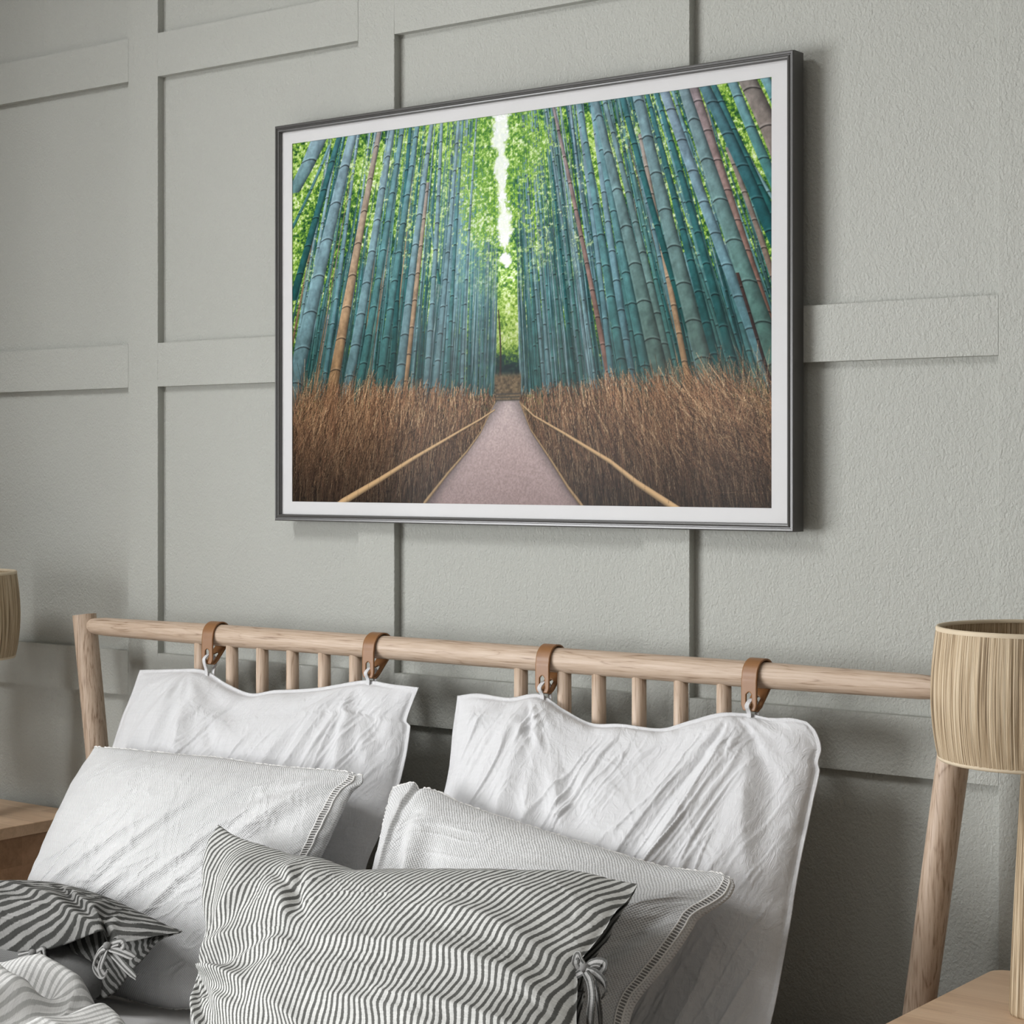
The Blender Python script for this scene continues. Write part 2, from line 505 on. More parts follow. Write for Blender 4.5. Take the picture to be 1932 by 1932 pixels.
def plank_wood(name, light, mid, dark, pw=0.042, pl=0.33):
    """glued staves running along x, each stave with its own tone"""
    m, nt, b = newmat(name)
    t = nd(nt, 'ShaderNodeTexCoord')
    sp = nd(nt, 'ShaderNodeSeparateXYZ')
    lk(nt, t.outputs['Object'], sp.inputs[0])
    row = math_n(nt, 'FLOOR', math_n(nt, 'DIVIDE', sp.outputs['Y'], pw))
    rz = math_n(nt, 'FLOOR', math_n(nt, 'DIVIDE', sp.outputs['Z'], 0.08))
    sh = math_n(nt, 'MULTIPLY', math_n(nt, 'FRACT', math_n(nt, 'MULTIPLY', row, 0.377)), pl)
    cell = math_n(nt, 'FLOOR', math_n(nt, 'DIVIDE', math_n(nt, 'ADD', sp.outputs['X'], sh), pl))
    cb = nd(nt, 'ShaderNodeCombineXYZ')
    lk(nt, row, cb.inputs[0])
    lk(nt, cell, cb.inputs[1])
    lk(nt, rz, cb.inputs[2])
    wn = nd(nt, 'ShaderNodeTexWhiteNoise', noise_dimensions='3D')
    lk(nt, cb.outputs[0], wn.inputs['Vector'])
    add = nd(nt, 'ShaderNodeVectorMath', operation='ADD')
    mulv = nd(nt, 'ShaderNodeVectorMath', operation='SCALE')
    lk(nt, wn.outputs['Color'], mulv.inputs[0])
    mulv.inputs['Scale'].default_value = 7.0
    lk(nt, t.outputs['Object'], add.inputs[0])
    lk(nt, mulv.outputs[0], add.inputs[1])
    mp = nd(nt, 'ShaderNodeMapping')
    mp.inputs['Scale'].default_value = (2.2, 26, 26)
    lk(nt, add.outputs[0], mp.inputs['Vector'])
    g = noise_n(nt, mp.outputs[0], 1.3, 4, 0.6, 0.7)
    mp2 = nd(nt, 'ShaderNodeMapping')
    mp2.inputs['Scale'].default_value = (9, 240, 240)
    lk(nt, add.outputs[0], mp2.inputs['Vector'])
    p = noise_n(nt, mp2.outputs[0], 1.0, 2, 0.6)
    f = math_n(nt, 'ADD', math_n(nt, 'MULTIPLY', g, 0.75), math_n(nt, 'ADD', math_n(nt, 'MULTIPLY', p, 0.22), math_n(nt, 'MULTIPLY', wn.outputs['Value'], 0.26)))
    lk(nt, ramp_n(nt, f, [(0.3, dark), (0.6, mid), (0.9, light)]), b.inputs['Base Color'])
    b.inputs['Roughness'].default_value = 0.45
    bump_n(nt, b, p, 0.12, 0.001)
    return m


def linen(name, c, weave=0.0016, weave_col=0.05, crumple=0.5, gauze=0.0):
    m, nt, b = newmat(name)
    uv = nd(nt, 'ShaderNodeTexCoord').outputs['UV']
    sp = nd(nt, 'ShaderNodeSeparateXYZ')
    lk(nt, uv, sp.inputs[0])
    jit = noise_n(nt, uv, 35, 2)
    wx = math_n(nt, 'SINE', math_n(nt, 'ADD', math_n(nt, 'MULTIPLY', sp.outputs['X'], 2 * PI / weave), math_n(nt, 'MULTIPLY', jit, 6)))
    wy = math_n(nt, 'SINE', math_n(nt, 'ADD', math_n(nt, 'MULTIPLY', sp.outputs['Y'], 2 * PI / weave), math_n(nt, 'MULTIPLY', jit, 5)))
    w = math_n(nt, 'ADD', math_n(nt, 'MULTIPLY', math_n(nt, 'MULTIPLY', wx, wy), 0.5), 0.5)
    mx = nd(nt, 'ShaderNodeMapping')
    mx.inputs['Scale'].default_value = (9, 260, 1)
    lk(nt, uv, mx.inputs['Vector'])
    slub = noise_n(nt, mx.outputs[0], 1.0, 2)
    my = nd(nt, 'ShaderNodeMapping')
    my.inputs['Scale'].default_value = (260, 9, 1)
    lk(nt, uv, my.inputs['Vector'])
    slub2 = noise_n(nt, my.outputs[0], 1.0, 2)
    sl = math_n(nt, 'ADD', slub, slub2)
    tone = math_n(nt, 'ADD', math_n(nt, 'MULTIPLY', sl, 0.10), 0.90)
    if gauze > 0:
        patch = ramp_n(nt, noise_n(nt, uv, 5.5, 2), [(0.35, (0.3, 0.3, 0.3)), (0.65, (1, 1, 1))])
        hole = math_n(nt, 'MULTIPLY', math_n(nt, 'POWER', math_n(nt, 'SUBTRACT', 1.0, w), 3.0), gauze)
        hole = math_n(nt, 'MULTIPLY', hole, patch)
        tone = math_n(nt, 'MULTIPLY', tone, math_n(nt, 'SUBTRACT', 1.0, hole))
    else:
        tone = math_n(nt, 'MULTIPLY', tone, math_n(nt, 'ADD', math_n(nt, 'MULTIPLY', w, weave_col), 1 - weave_col))
    cc = nd(nt, 'ShaderNodeVectorMath', operation='SCALE')
    cc.inputs[0].default_value = c
    lk(nt, tone, cc.inputs['Scale'])
    lk(nt, cc.outputs[0], b.inputs['Base Color'])
    b.inputs['Roughness'].default_value = 0.95
    b.inputs['Specular IOR Level'].default_value = 0.15
    b.inputs['Sheen Weight'].default_value = 0.12
    mc = nd(nt, 'ShaderNodeMapping')
    mc.inputs['Scale'].default_value = (1.25, 0.8, 1)
    mc.inputs['Rotation'].default_value = (0, 0, -0.5)
    lk(nt, uv, mc.inputs['Vector'])
    c1 = noise_n(nt, mc.outputs[0], 46, 4, 0.62, 0.9)
    c1 = math_n(nt, 'ABSOLUTE', math_n(nt, 'SUBTRACT', c1, 0.5))
    c2 = noise_n(nt, mc.outputs[0], 130, 3, 0.6, 0.6)
    h = math_n(nt, 'ADD', math_n(nt, 'MULTIPLY', c1, 1.5), math_n(nt, 'ADD', math_n(nt, 'MULTIPLY', c2, 0.34), math_n(nt, 'MULTIPLY', w, 0.05 + 0.55 * gauze)))
    h = math_n(nt, 'ADD', h, math_n(nt, 'MULTIPLY', sl, 0.10))
    bump_n(nt, b, h, crumple, 0.004)
    return m


def striped(name, light, dark, period, duty, axis='X', crumple=0.4):
    m, nt, b = newmat(name)
    uv = nd(nt, 'ShaderNodeTexCoord').outputs['UV']
    sp = nd(nt, 'ShaderNodeSeparateXYZ')
    lk(nt, uv, sp.inputs[0])
    wob = noise_n(nt, uv, 14, 2)
    wob2 = noise_n(nt, uv, 420, 1)
    u = math_n(nt, 'DIVIDE', sp.outputs[axis], period)
    u = math_n(nt, 'ADD', u, math_n(nt, 'ADD', math_n(nt, 'MULTIPLY', wob, 0.5), math_n(nt, 'MULTIPLY', wob2, 0.16)))
    f = math_n(nt, 'FRACT', u)
    tri = math_n(nt, 'ABSOLUTE', math_n(nt, 'SUBTRACT', math_n(nt, 'MULTIPLY', f, 2.0), 1.0))
    mr = nd(nt, 'ShaderNodeMapRange', interpolation_type='SMOOTHSTEP')
    lk(nt, tri, mr.inputs[0])
    mr.inputs[1].default_value = duty - 0.10
    mr.inputs[2].default_value = duty + 0.10
    st = mr.outputs[0]
    mx = nd(nt, 'ShaderNodeMapping')
    mx.inputs['Scale'].default_value = (420, 22, 1) if axis == 'X' else (22, 420, 1)
    lk(nt, uv, mx.inputs['Vector'])
    slub = noise_n(nt, mx.outputs[0], 1.0, 2)
    my = nd(nt, 'ShaderNodeMapping')
    my.inputs['Scale'].default_value = (30, 500, 1) if axis == 'X' else (500, 30, 1)
    lk(nt, uv, my.inputs['Vector'])
    slub2 = noise_n(nt, my.outputs[0], 1.0, 2)
    tone = math_n(nt, 'ADD', math_n(nt, 'MULTIPLY', math_n(nt, 'ADD', slub, slub2), 0.5), 0.5)
    col = mixc(nt, st, dark, light)
    sc = nd(nt, 'ShaderNodeVectorMath', operation='SCALE')
    lk(nt, col, sc.inputs[0])
    lk(nt, tone, sc.inputs['Scale'])
    lk(nt, sc.outputs[0], b.inputs['Base Color'])
    b.inputs['Roughness'].default_value = 0.95
    b.inputs['Specular IOR Level'].default_value = 0.12
    c1 = noise_n(nt, uv, 50, 4, 0.6, 0.8)
    c1 = math_n(nt, 'ABSOLUTE', math_n(nt, 'SUBTRACT', c1, 0.5))
    h = math_n(nt, 'ADD', math_n(nt, 'MULTIPLY', c1, 1.2), math_n(nt, 'MULTIPLY', math_n(nt, 'ADD', slub, slub2), 0.12))
    bump_n(nt, b, h, crumple, 0.004)
    return m


def raffia(name, n_strand, zscale):
    m, nt, b = newmat(name)
    uv = nd(nt, 'ShaderNodeTexCoord').outputs['UV']
    mp = nd(nt, 'ShaderNodeMapping')
    mp.inputs['Scale'].default_value = (n_strand, zscale, 1)
    lk(nt, uv, mp.inputs['Vector'])
    a = noise_n(nt, mp.outputs[0], 1.0, 3, 0.65)
    mp2 = nd(nt, 'ShaderNodeMapping')
    mp2.inputs['Scale'].default_value = (n_strand * 0.28, zscale * 1.3, 1)
    lk(nt, uv, mp2.inputs['Vector'])
    c = noise_n(nt, mp2.outputs[0], 1.0, 3, 0.6)
    f = math_n(nt, 'ADD', math_n(nt, 'MULTIPLY', a, 0.80), math_n(nt, 'MULTIPLY', c, 0.28))
    lk(nt, ramp_n(nt, f, [(0.41, (0.10, 0.062, 0.028)), (0.485, (0.30, 0.212, 0.118)), (0.585, (0.53, 0.415, 0.275)), (0.74, (0.70, 0.60, 0.44))]), b.inputs['Base Color'])
    b.inputs['Roughness'].default_value = 0.7
    bump_n(nt, b, a, 0.7, 0.003)
    return m


M = {}
M['wall'] = wall_paint()
M['ceiling'] = plain('white_ceiling_paint', (0.60, 0.59, 0.57), 0.9)
M['roomwall'] = plain('pale_grey_wall_paint', (0.28, 0.28, 0.265), 0.9)
M['floor'] = plank_wood('oak_floorboards', (0.30, 0.21, 0.135), (0.22, 0.15, 0.09), (0.14, 0.09, 0.055), 0.16, 1.4)
M['white'] = plain('white_lacquer', (0.75, 0.75, 0.74), 0.4)
oakL, oakM, oakD = (0.60, 0.475, 0.37), (0.495, 0.37, 0.272), (0.26, 0.17, 0.11)
M['oak_x'] = wood('pale_oak_lengthwise', 0, oakL, oakM, oakD)
M['oak_y'] = wood('pale_oak_crosswise', 1, oakL, oakM, oakD)
M['oak_z'] = wood('pale_oak_upright', 2, oakL, oakM, oakD)
M['stave'] = plank_wood('glued_oak_staves', (0.76, 0.56, 0.385), (0.62, 0.43, 0.28), (0.42, 0.27, 0.16))
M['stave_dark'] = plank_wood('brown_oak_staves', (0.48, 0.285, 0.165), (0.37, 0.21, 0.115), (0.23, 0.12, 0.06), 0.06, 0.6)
M['leather'] = plain('tan_leather', (0.265, 0.125, 0.048), 0.42)
M['linen'] = linen('washed_white_linen', (0.67, 0.67, 0.678), 0.0018, 0.06, 0.5)
M['gauze'] = linen('open_weave_white_cotton', (0.70, 0.70, 0.70), 0.0040, 0.05, 0.5, 0.72)
M['sheet'] = linen('light_grey_sheet', (0.78, 0.77, 0.76), 0.0012, 0.04, 0.15)
M['hem_gap'] = plain('hemstitch_gap', (0.27, 0.265, 0.26), 0.95)
M['thread'] = plain('white_thread', (0.78, 0.77, 0.75), 0.9)
M['stripe'] = striped('grey_and_white_striped_linen', (0.58, 0.58, 0.558), (0.112, 0.112, 0.105), 0.0102, 0.45, 'X')
M['stripe_y'] = striped('shaded_striped_linen', (0.29, 0.288, 0.275), (0.058, 0.058, 0.054), 0.0138, 0.52, 'Y')  # shade on the left pillow put into its colour; dark stripes also wider
M['stripe_tie'] = striped('striped_linen_tape', (0.36, 0.355, 0.345), (0.10, 0.10, 0.095), 0.0075, 0.42, 'X')
M['stripe_pale'] = striped('pale_striped_linen', (0.68, 0.675, 0.66), (0.42, 0.418, 0.405), 0.0118, 0.43, 'X', 0.25)
M['insert'] = linen('grey_pillow_ticking', (0.17, 0.17, 0.165), 0.003, 0.25, 0.4)
M['raffia'] = raffia('straw_raffia', 400, 5)
M['raffia_base'] = raffia('straw_raffia_wrap', 90, 5)
M['straw_rim'] = plain('straw_rim_band', (0.60, 0.50, 0.36), 0.75)
M['frame'] = None
m, nt, b = newmat('charcoal_metal')
b.inputs['Base Color'].default_value = (0.068, 0.066, 0.063, 1)
b.inputs['Roughness'].default_value = 0.30
b.inputs['Metallic'].default_value = 0.0
b.inputs['Specular IOR Level'].default_value = 0.75
vv = coords(nt, 'Object', (3, 3, 3))
bump_n(nt, b, noise_n(nt, vv, 120, 2), 0.03, 0.001)
M['frame'] = m
M['mat'] = plain('white_mat_board', (0.62, 0.618, 0.62), 0.85, 0.0, 0.006)
M['brass'] = plain('brass_fitting', (0.5, 0.36, 0.16), 0.3, 1.0)
M['bulb'] = plain('frosted_bulb', (0.8, 0.79, 0.76), 0.3)
m, nt, b = newmat('picture_glass')
nt.nodes.remove(b)
fr = nd(nt, 'ShaderNodeFresnel')
fr.inputs['IOR'].default_value = 1.11
tr = nd(nt, 'ShaderNodeBsdfTransparent')
gl = nd(nt, 'ShaderNodeBsdfGlossy')
gl.inputs['Roughness'].default_value = 0.13
mixs = nd(nt, 'ShaderNodeMixShader')
lk(nt, fr.outputs[0], mixs.inputs[0])
lk(nt, tr.outputs[0], mixs.inputs[1])
lk(nt, gl.outputs[0], mixs.inputs[2])
lk(nt, mixs.outputs[0], nt.nodes['Material Output'].inputs['Surface'])
M['glass'] = m
m, nt, b = newmat('printed_photograph')
at = nd(nt, 'ShaderNodeAttribute', attribute_name='print')
lk(nt, at.outputs['Color'], b.inputs['Base Color'])
b.inputs['Roughness'].default_value = 0.8
b.inputs['Specular IOR Level'].default_value = 0.1
M['print'] = m

# =============================================================== mesh helpers
def tag(o, label=None, cat=None, group=None, kind=None):
    if label:
        o['label'] = label
    if cat:
        o['category'] = cat
    if group:
        o['group'] = group
    if kind:
        o['kind'] = kind
    return o


def empty(name, loc, label, cat, group=None):
    o = bpy.data.objects.new(name, None)
    o.empty_display_size = 0.05
    o.location = loc
    COL.objects.link(o)
    return tag(o, label, cat, group)


def link_mesh(name, me, mat, parent=None, loc=None):
    o = bpy.data.objects.new(name, me)
    for k in (mat if isinstance(mat, (list, tuple)) else [mat]):
        me.materials.append(k)
    COL.objects.link(o)
    if parent is not None:
        o.parent = parent
    if loc is not None:
        o.location = loc
    return o


def np_mesh(name, V, F, uv=None, smooth=True, mat_idx=None):
    """V (n,3); F (m,4) quads; uv (n,2) per vertex"""
    me = bpy.data.meshes.new(name)
    V = np.asarray(V, np.float32)
    F = np.asarray(F, np.int32)
    me.vertices.add(len(V))
    me.vertices.foreach_set('co', V.ravel())
    k = F.shape[1]
    me.loops.add(F.size)
    me.loops.foreach_set('vertex_index', F.ravel())
    me.polygons.add(len(F))
    me.polygons.foreach_set('loop_start', np.arange(0, F.size, k, dtype=np.int32))
    me.polygons.foreach_set('loop_total', np.full(len(F), k, np.int32))
    if smooth:
        me.polygons.foreach_set('use_smooth', np.ones(len(F), bool))
    if mat_idx is not None:
        me.polygons.foreach_set('material_index', np.asarray(mat_idx, np.int32))
    me.update(calc_edges=True)
    if uv is not None:
        l = me.uv_layers.new(name='UVMap')
        l.data.foreach_set('uv', np.asarray(uv, np.float32)[F.ravel()].ravel())
    me.validate()
    return me


class MB:
    """collects shapes into one mesh"""
    def __init__(self):
        self.V = []
        self.F = []
        self.UV = []
        self.MI = []
        self.n = 0

    def add(self, V, F, uv=None, mi=0):
        V = np.asarray(V, float).reshape(-1, 3)
        self.V.append(V)
        self.UV.append(np.zeros((len(V), 2)) if uv is None else np.asarray(uv, float))
        F = [tuple(i + self.n for i in f) for f in F]
        self.F += F
        self.MI += [mi] * len(F)
        self.n += len(V)

    def box(self, x0, x1, y0, y1, z0, z1):
        v = [(x, y, z) for z in (z0, z1) for y in (y0, y1) for x in (x0, x1)]
        self.add(v, [(0, 2, 3, 1), (4, 5, 7, 6), (0, 1, 5, 4), (2, 6, 7, 3), (0, 4, 6, 2), (1, 3, 7, 5)])

    def tube(self, path, radii, seg=16, cap=True, uvs=1.0):
        P = np.asarray(path, float)
        n = len(P)
        R = np.broadcast_to(np.asarray(radii, float), (n,))
        T = np.gradient(P, axis=0)
        T /= np.linalg.norm(T, axis=1)[:, None]
        up = np.array([0, 0, 1.0]) if abs(T[0][2]) < 0.9 else np.array([1.0, 0, 0])
        Vs, uv = [], []
        A = np.cross(T[0], up)
        A /= np.linalg.norm(A)
        d = 0
        for i in range(n):
            A = A - T[i] * np.dot(A, T[i])
            A /= np.linalg.norm(A)
            B = np.cross(T[i], A)
            if i:
                d += np.linalg.norm(P[i] - P[i - 1])
            for k in range(seg):
                a = 2 * PI * k / seg
                Vs.append(P[i] + R[i] * (math.cos(a) * A + math.sin(a) * B))
                uv.append((k / seg, d * uvs))
        F = []
        for i in range(n - 1):
            for k in range(seg):
                k2 = (k + 1) % seg
                F.append((i * seg + k, i * seg + k2, (i + 1) * seg + k2, (i + 1) * seg + k))
        if cap:
            F.append(tuple(range(seg))[::-1])
            F.append(tuple(range((n - 1) * seg, n * seg)))
        self.add(Vs, F, uv)

    def lathe(self, prof, seg=96, cx=0.0, cy=0.0, jitter=None):
        V, uv = [], []
        tot = 0
        for i, (r, z) in enumerate(prof):
            if i:
                tot += math.hypot(r - prof[i - 1][0], z - prof[i - 1][1])
            for k in range(seg):
                a = 2 * PI * k / seg
                rr = r + (jitter(k, i) if jitter else 0)
                V.append((cx + rr * math.cos(a), cy + rr * math.sin(a), z))
                uv.append((k / seg, tot))
        F = []
        for i in range(len(prof) - 1):
            for k in range(seg):
                k2 = (k + 1) % seg
                F.append((i * seg + k, i * seg + k2, (i + 1) * seg + k2, (i + 1) * seg + k))
        self.add(V, F, uv)

    def build(self, name, mat, parent=None, smooth=False, bevel=0.0, loc=None, seg=2):
        me = bpy.data.meshes.new(name)
        V = np.concatenate(self.V)
        me.from_pydata([tuple(v) for v in V], [], self.F)
        me.update()
        UV = np.concatenate(self.UV)
        l = me.uv_layers.new(name='UVMap')
        idx = np.empty(len(me.loops), np.int32)
        me.loops.foreach_get('vertex_index', idx)
        l.data.foreach_set('uv', UV[idx].astype(np.float32).ravel())
        me.polygons.foreach_set('material_index', np.array(self.MI, np.int32))
        if bevel > 0:
            bm = bmesh.new()
            bm.from_mesh(me)
            bmesh.ops.remove_doubles(bm, verts=bm.verts, dist=1e-6)
            bmesh.ops.bevel(bm, geom=list(bm.edges), offset=bevel, segments=seg, profile=0.6, affect='EDGES', clamp_overlap=True)
            bmesh.ops.recalc_face_normals(bm, faces=bm.faces)
            bm.to_mesh(me)
            bm.free()
        if smooth:
            me.polygons.foreach_set('use_smooth', np.ones(len(me.polygons), bool))
        o = link_mesh(name, me, mat, parent, loc)
        return o


def box_obj(name, mat, x0, x1, y0, y1, z0, z1, parent=None, bevel=0.0, seg=2):
    b = MB()
    b.box(x0, x1, y0, y1, z0, z1)
    return b.build(name, mat, parent, False, bevel, seg=seg)


def catmull(pts, n):
    P = np.asarray(pts, float)
    if len(P) == 2:
        k = np.linspace(0, 1, n)[:, None]
        return P[0] * (1 - k) + P[1] * k
    d = np.concatenate([[0], np.cumsum(np.linalg.norm(np.diff(P, axis=0), axis=1))])
    d /= d[-1]
    E = np.vstack([2 * P[0] - P[1], P, 2 * P[-1] - P[-2]])
    tk = np.concatenate([[-(d[1] - d[0])], d, [1 + d[-1] - d[-2]]])
    out = []
    for t in np.linspace(0, 1, n):
        i = min(max(np.searchsorted(d, t, 'right') - 1, 0), len(P) - 2)
        p0, p1, p2, p3 = E[i], E[i + 1], E[i + 2], E[i + 3]
        t0, t1, t2, t3 = tk[i], tk[i + 1], tk[i + 2], tk[i + 3]
        m1 = (p2 - p0) / (t2 - t0) * (t2 - t1)
        m2 = (p3 - p1) / (t3 - t1) * (t2 - t1)
        u = (t - t1) / (t2 - t1)
        out.append((2 * u ** 3 - 3 * u ** 2 + 1) * p1 + (u ** 3 - 2 * u ** 2 + u) * m1 + (-2 * u ** 3 + 3 * u ** 2) * p2 + (u ** 3 - u ** 2) * m2)
    return np.array(out)


def coons(bot, top, left, right, nx, ny):
    B, T, L, R = catmull(bot, nx), catmull(top, nx), catmull(left, ny), catmull(right, ny)
    s = np.linspace(0, 1, nx)[None, :, None]
    t = np.linspace(0, 1, ny)[:, None, None]
    return ((1 - t) * B[None] + t * T[None] + (1 - s) * L[:, None] + s * R[:, None]
            - ((1 - s) * (1 - t) * B[0] + s * (1 - t) * B[-1] + (1 - s) * t * T[0] + s * t * T[-1]))


def grid_faces(nx, ny, off=0, flip=False):
    i = np.arange(nx - 1)[None, :] + np.arange(ny - 1)[:, None] * nx + off
    F = np.stack([i, i + 1, i + nx + 1, i + nx], -1).reshape(-1, 4)
    return F[:, ::-1] if flip else F


def profile(x, p, f):
    y = np.clip((x - f) / (1 - 2 * f), 0, 1)
    return np.clip(1 - (2 * y - 1) ** 2, 0, 1) ** p


# ---- folds -----------------------------------------------------------------------
def crease(a, b, p0, p1, width, amp, bend=0.0, sharp=1.6):
    """a raised fold running from p0 to p1 (metres on the cloth), with a furrow beside it"""
    p0 = np.array(p0)
    p1 = np.array(p1)
    d = p1 - p0
    L = np.linalg.norm(d)
    e = d / L
    u = (a - p0[0]) * e[0] + (b - p0[1]) * e[1]
    v = -(a - p0[0]) * e[1] + (b - p0[1]) * e[0]
    k = np.clip(u / L, 0, 1)
    v = v - bend * 4 * k * (1 - k)
    tap = np.sin(np.pi * np.clip(u / L, 0, 1)) ** 0.6 * (u > 0) * (u < L)
    return amp * tap * (np.exp(-np.abs(v / width) ** sharp) - 0.55 * np.exp(-((v + 2.0 * width) / (1.2 * width)) ** 2))


def fan(a, b, c, n, reach, amp, seed, lo=-PI, hi=0.0):
    """gathers spreading from a pulled point c"""
    r = np.hypot(a - c[0], b - c[1]) + 1e-6
    ph = np.arctan2(b - c[1], a - c[0])
    w = 0
    rng = np.random.default_rng(seed)
    for i in range(3):
        k = n * (0.7 + 0.5 * i)
        w = w + np.cos(k * ph + rng.random() * 6.28 + 1.5 * vnoise(a * 9, b * 9, seed + i)) / (1 + i)
    win = sstep(lo - 0.25, lo + 0.25, ph) * sstep(hi + 0.25, hi - 0.25, ph)
    return amp * w * np.exp(-(r / reach) ** 1.4) * np.clip(r / 0.02, 0, 1) * win


def crumple(a, b, ang, along, across, seed, sharp=2.2):
    ca, sa = math.cos(ang), math.sin(ang)
    u = (a * ca + b * sa) / along
    v = (-a * sa + b * ca) / across
    wu = u + 0.5 * vnoise(u * 0.8 + 5, v * 0.5, seed + 7)
    wv = v + 0.9 * vnoise(u * 1.1, v * 0.45 + 3, seed + 8)
    n = 1 - np.abs(vnoise(wu, wv, seed))
    mask = sstep(-0.35, 0.5, vnoise(u * 0.55 + 11, v * 0.22, seed + 9))
    return n ** (sharp * 2.0) * mask


def cloth_pillow(name, bot, top, left, right, front, back, mat, parent, nx=250, ny=200, pw=0.55, flange=0.0, disp=None,
                 uv_fn=None, edge_wave=0.002, open_right=0.0, seed=0, shift=None, normal=None, loc=(0, 0, 0), press=None):
    P = coons(bot, top, left, right, nx, ny)
    s = np.linspace(0, 1, nx)[None, :] + np.zeros((ny, 1))
    t = np.linspace(0, 1, ny)[:, None] + np.zeros((1, nx))
    Wd = np.linalg.norm(P[ny // 2, -1] - P[ny // 2, 0])
    Hd = np.linalg.norm(P[-1, nx // 2] - P[0, nx // 2])
    if normal is None:
        n = np.cross(P[ny // 2, -1] - P[ny // 2, 0], P[-1, nx // 2] - P[0, nx // 2])
        n /= np.linalg.norm(n)
    else:
        n = np.array(normal, float)
        n /= np.linalg.norm(n)
    a, b = s * Wd, t * Hd
    if open_right > 0:
        es = np.where(s < 0.5, profile(s, pw, flange), np.maximum(profile(s, pw, flange), open_right))
    else:
        es = profile(s, pw, flange)
    et = profile(t, pw, flange)
    E = es * et
    edge = np.minimum(np.minimum(a, Wd - a if open_right == 0 else a), np.minimum(b, Hd - b))
    m = sstep(0.0, 0.045, edge - flange * Wd)
    D = disp(a, b, s, t, Wd, Hd) if disp else 0 * a
    # small puckers along the seam
    ring = np.exp(-np.clip(edge - flange * Wd, 0, 1) / 0.022)
    puck = 0.0022 * ring * vnoise(a * 55, b * 55, seed + 31) * sstep(0, 0.004, edge - flange * Wd)
    wave = edge_wave * (fbm(a * 16 + 3, b * 16, seed + 41, 3)) * np.exp(-edge / 0.03)
    sag = (0 if shift is None else (E[..., None] * np.array(shift)))
    if press:
        front = front * (0.30 + 0.70 * sstep(press[0], press[1], t))
    Fp = P + n * (E * front + D * m + puck + wave)[..., None] + sag
    if flange > 0:
        wave = wave - 0.0016 * np.exp(-((edge - flange * Wd) / 0.0020) ** 2)
    th = 0.0012 if flange > 0 else 0.0
    Bp = P - n * (E * back + th * (edge > 1e-9))[..., None] + n * np.maximum(wave, -.0012)[..., None]
    uvF = np.stack([a, b], -1)
    if uv_fn is not None:
        uvF = uv_fn(a, b, s, t, Wd, Hd, Fp)
    V = np.concatenate([Fp.reshape(-1, 3), Bp.reshape(-1, 3)])
    UV = np.concatenate([uvF.reshape(-1, 2), uvF.reshape(-1, 2) + 0.37])
    N = nx * ny
    F1 = grid_faces(nx, ny)
    F2 = grid_faces(nx, ny, 0, True)
    remap = np.arange(N) + N
    J, I = np.divmod(np.arange(N), nx)
    onb = (J == 0) | (J == ny - 1) | (I == 0) | ((I == nx - 1) & (open_right == 0))
    remap[onb] = np.arange(N)[onb]
    F2 = remap[F2]
    used = np.zeros(2 * N, bool)
    used[F1.ravel()] = True
    used[F2.ravel()] = True
    new = np.cumsum(used) - 1
    Vn = V[used] - np.array(loc)
    me = np_mesh(name, Vn, np.concatenate([new[F1], new[F2]]), UV[used])
    o = link_mesh(name, me, mat, parent)
    return o, Fp, Bp, n


def ribbon(path, width, normal, thick=0.0014, n=40, twist=0.0, side_vec=None):
    """flat tape following a path; returns verts, quads, uv"""
    P = catmull(path, n)
    T = np.gradient(P, axis=0)
    T /= np.linalg.norm(T, axis=1)[:, None]
    nrm = np.array(normal, float)
    V, UV, F = [], [], []
    d = 0
    for i in range(n):
        side = np.cross(T[i], nrm) if side_vec is None else np.array(side_vec, float)
        side /= max(np.linalg.norm(side), 1e-6)
        up = np.cross(side, T[i])
        tw = twist * i / (n - 1)
        s2 = math.cos(tw) * side + math.sin(tw) * up
        u2 = np.cross(s2, T[i])
        if i:
            d += np.linalg.norm(P[i] - P[i - 1])
        w = width / 2 * (0.75 + 0.25 * min(1, 6 * min(i, n - 1 - i) / n))
        for (x, y) in ((-1, -1), (1, -1), (1, 1), (-1, 1)):
            V.append(P[i] + s2 * x * w + u2 * y * thick / 2)
            UV.append(((x + 1) / 2 * width, d))
    for i in range(n - 1):
        for k in range(4):
            F.append((i * 4 + k, i * 4 + (k + 1) % 4, (i + 1) * 4 + (k + 1) % 4, (i + 1) * 4 + k))
    F += [(3, 2, 1, 0), tuple((n - 1) * 4 + k for k in range(4))]
    return V, F, UV


# =============================================================== the room
def struct(o):
    o['kind'] = 'structure'
    return o


TB = 0.015            # how far the wall battens stand proud of the wall
struct(box_obj('wall_back', M['wall'], LEFT_X - 0.2, RIGHT_X + 0.2, TB, TB + 0.15, 0, CEIL_Z))
struct(box_obj('floor', M['floor'], LEFT_X - 0.2, RIGHT_X + 0.2, FRONT_Y - 0.2, 0.2, -0.1, 0))
b = MB()
x0, x1, y0, y1 = SKY
b.box(LEFT_X - 0.2, x0, FRONT_Y - 0.2, 0.2, CEIL_Z, CEIL_Z + 0.15)
b.box(x1, RIGHT_X + 0.2, FRONT_Y - 0.2, 0.2, CEIL_Z, CEIL_Z + 0.15)
b.box(x0, x1, FRONT_Y - 0.2, y0, CEIL_Z, CEIL_Z + 0.15)
b.box(x0, x1, y1, 0.2, CEIL_Z, CEIL_Z + 0.15)
struct(b.build('ceiling', M['ceiling']))
b = MB()
b.box(LEFT_X - REVEAL, LEFT_X, FRONT_Y, WIN[0], 0, CEIL_Z)
b.box(LEFT_X - REVEAL, LEFT_X, WIN[1], TB, 0, CEIL_Z)
b.box(LEFT_X - REVEAL, LEFT_X, WIN[0], WIN[1], 0, WIN[2])
b.box(LEFT_X - REVEAL, LEFT_X, WIN[0], WIN[1], WIN[3], CEIL_Z)
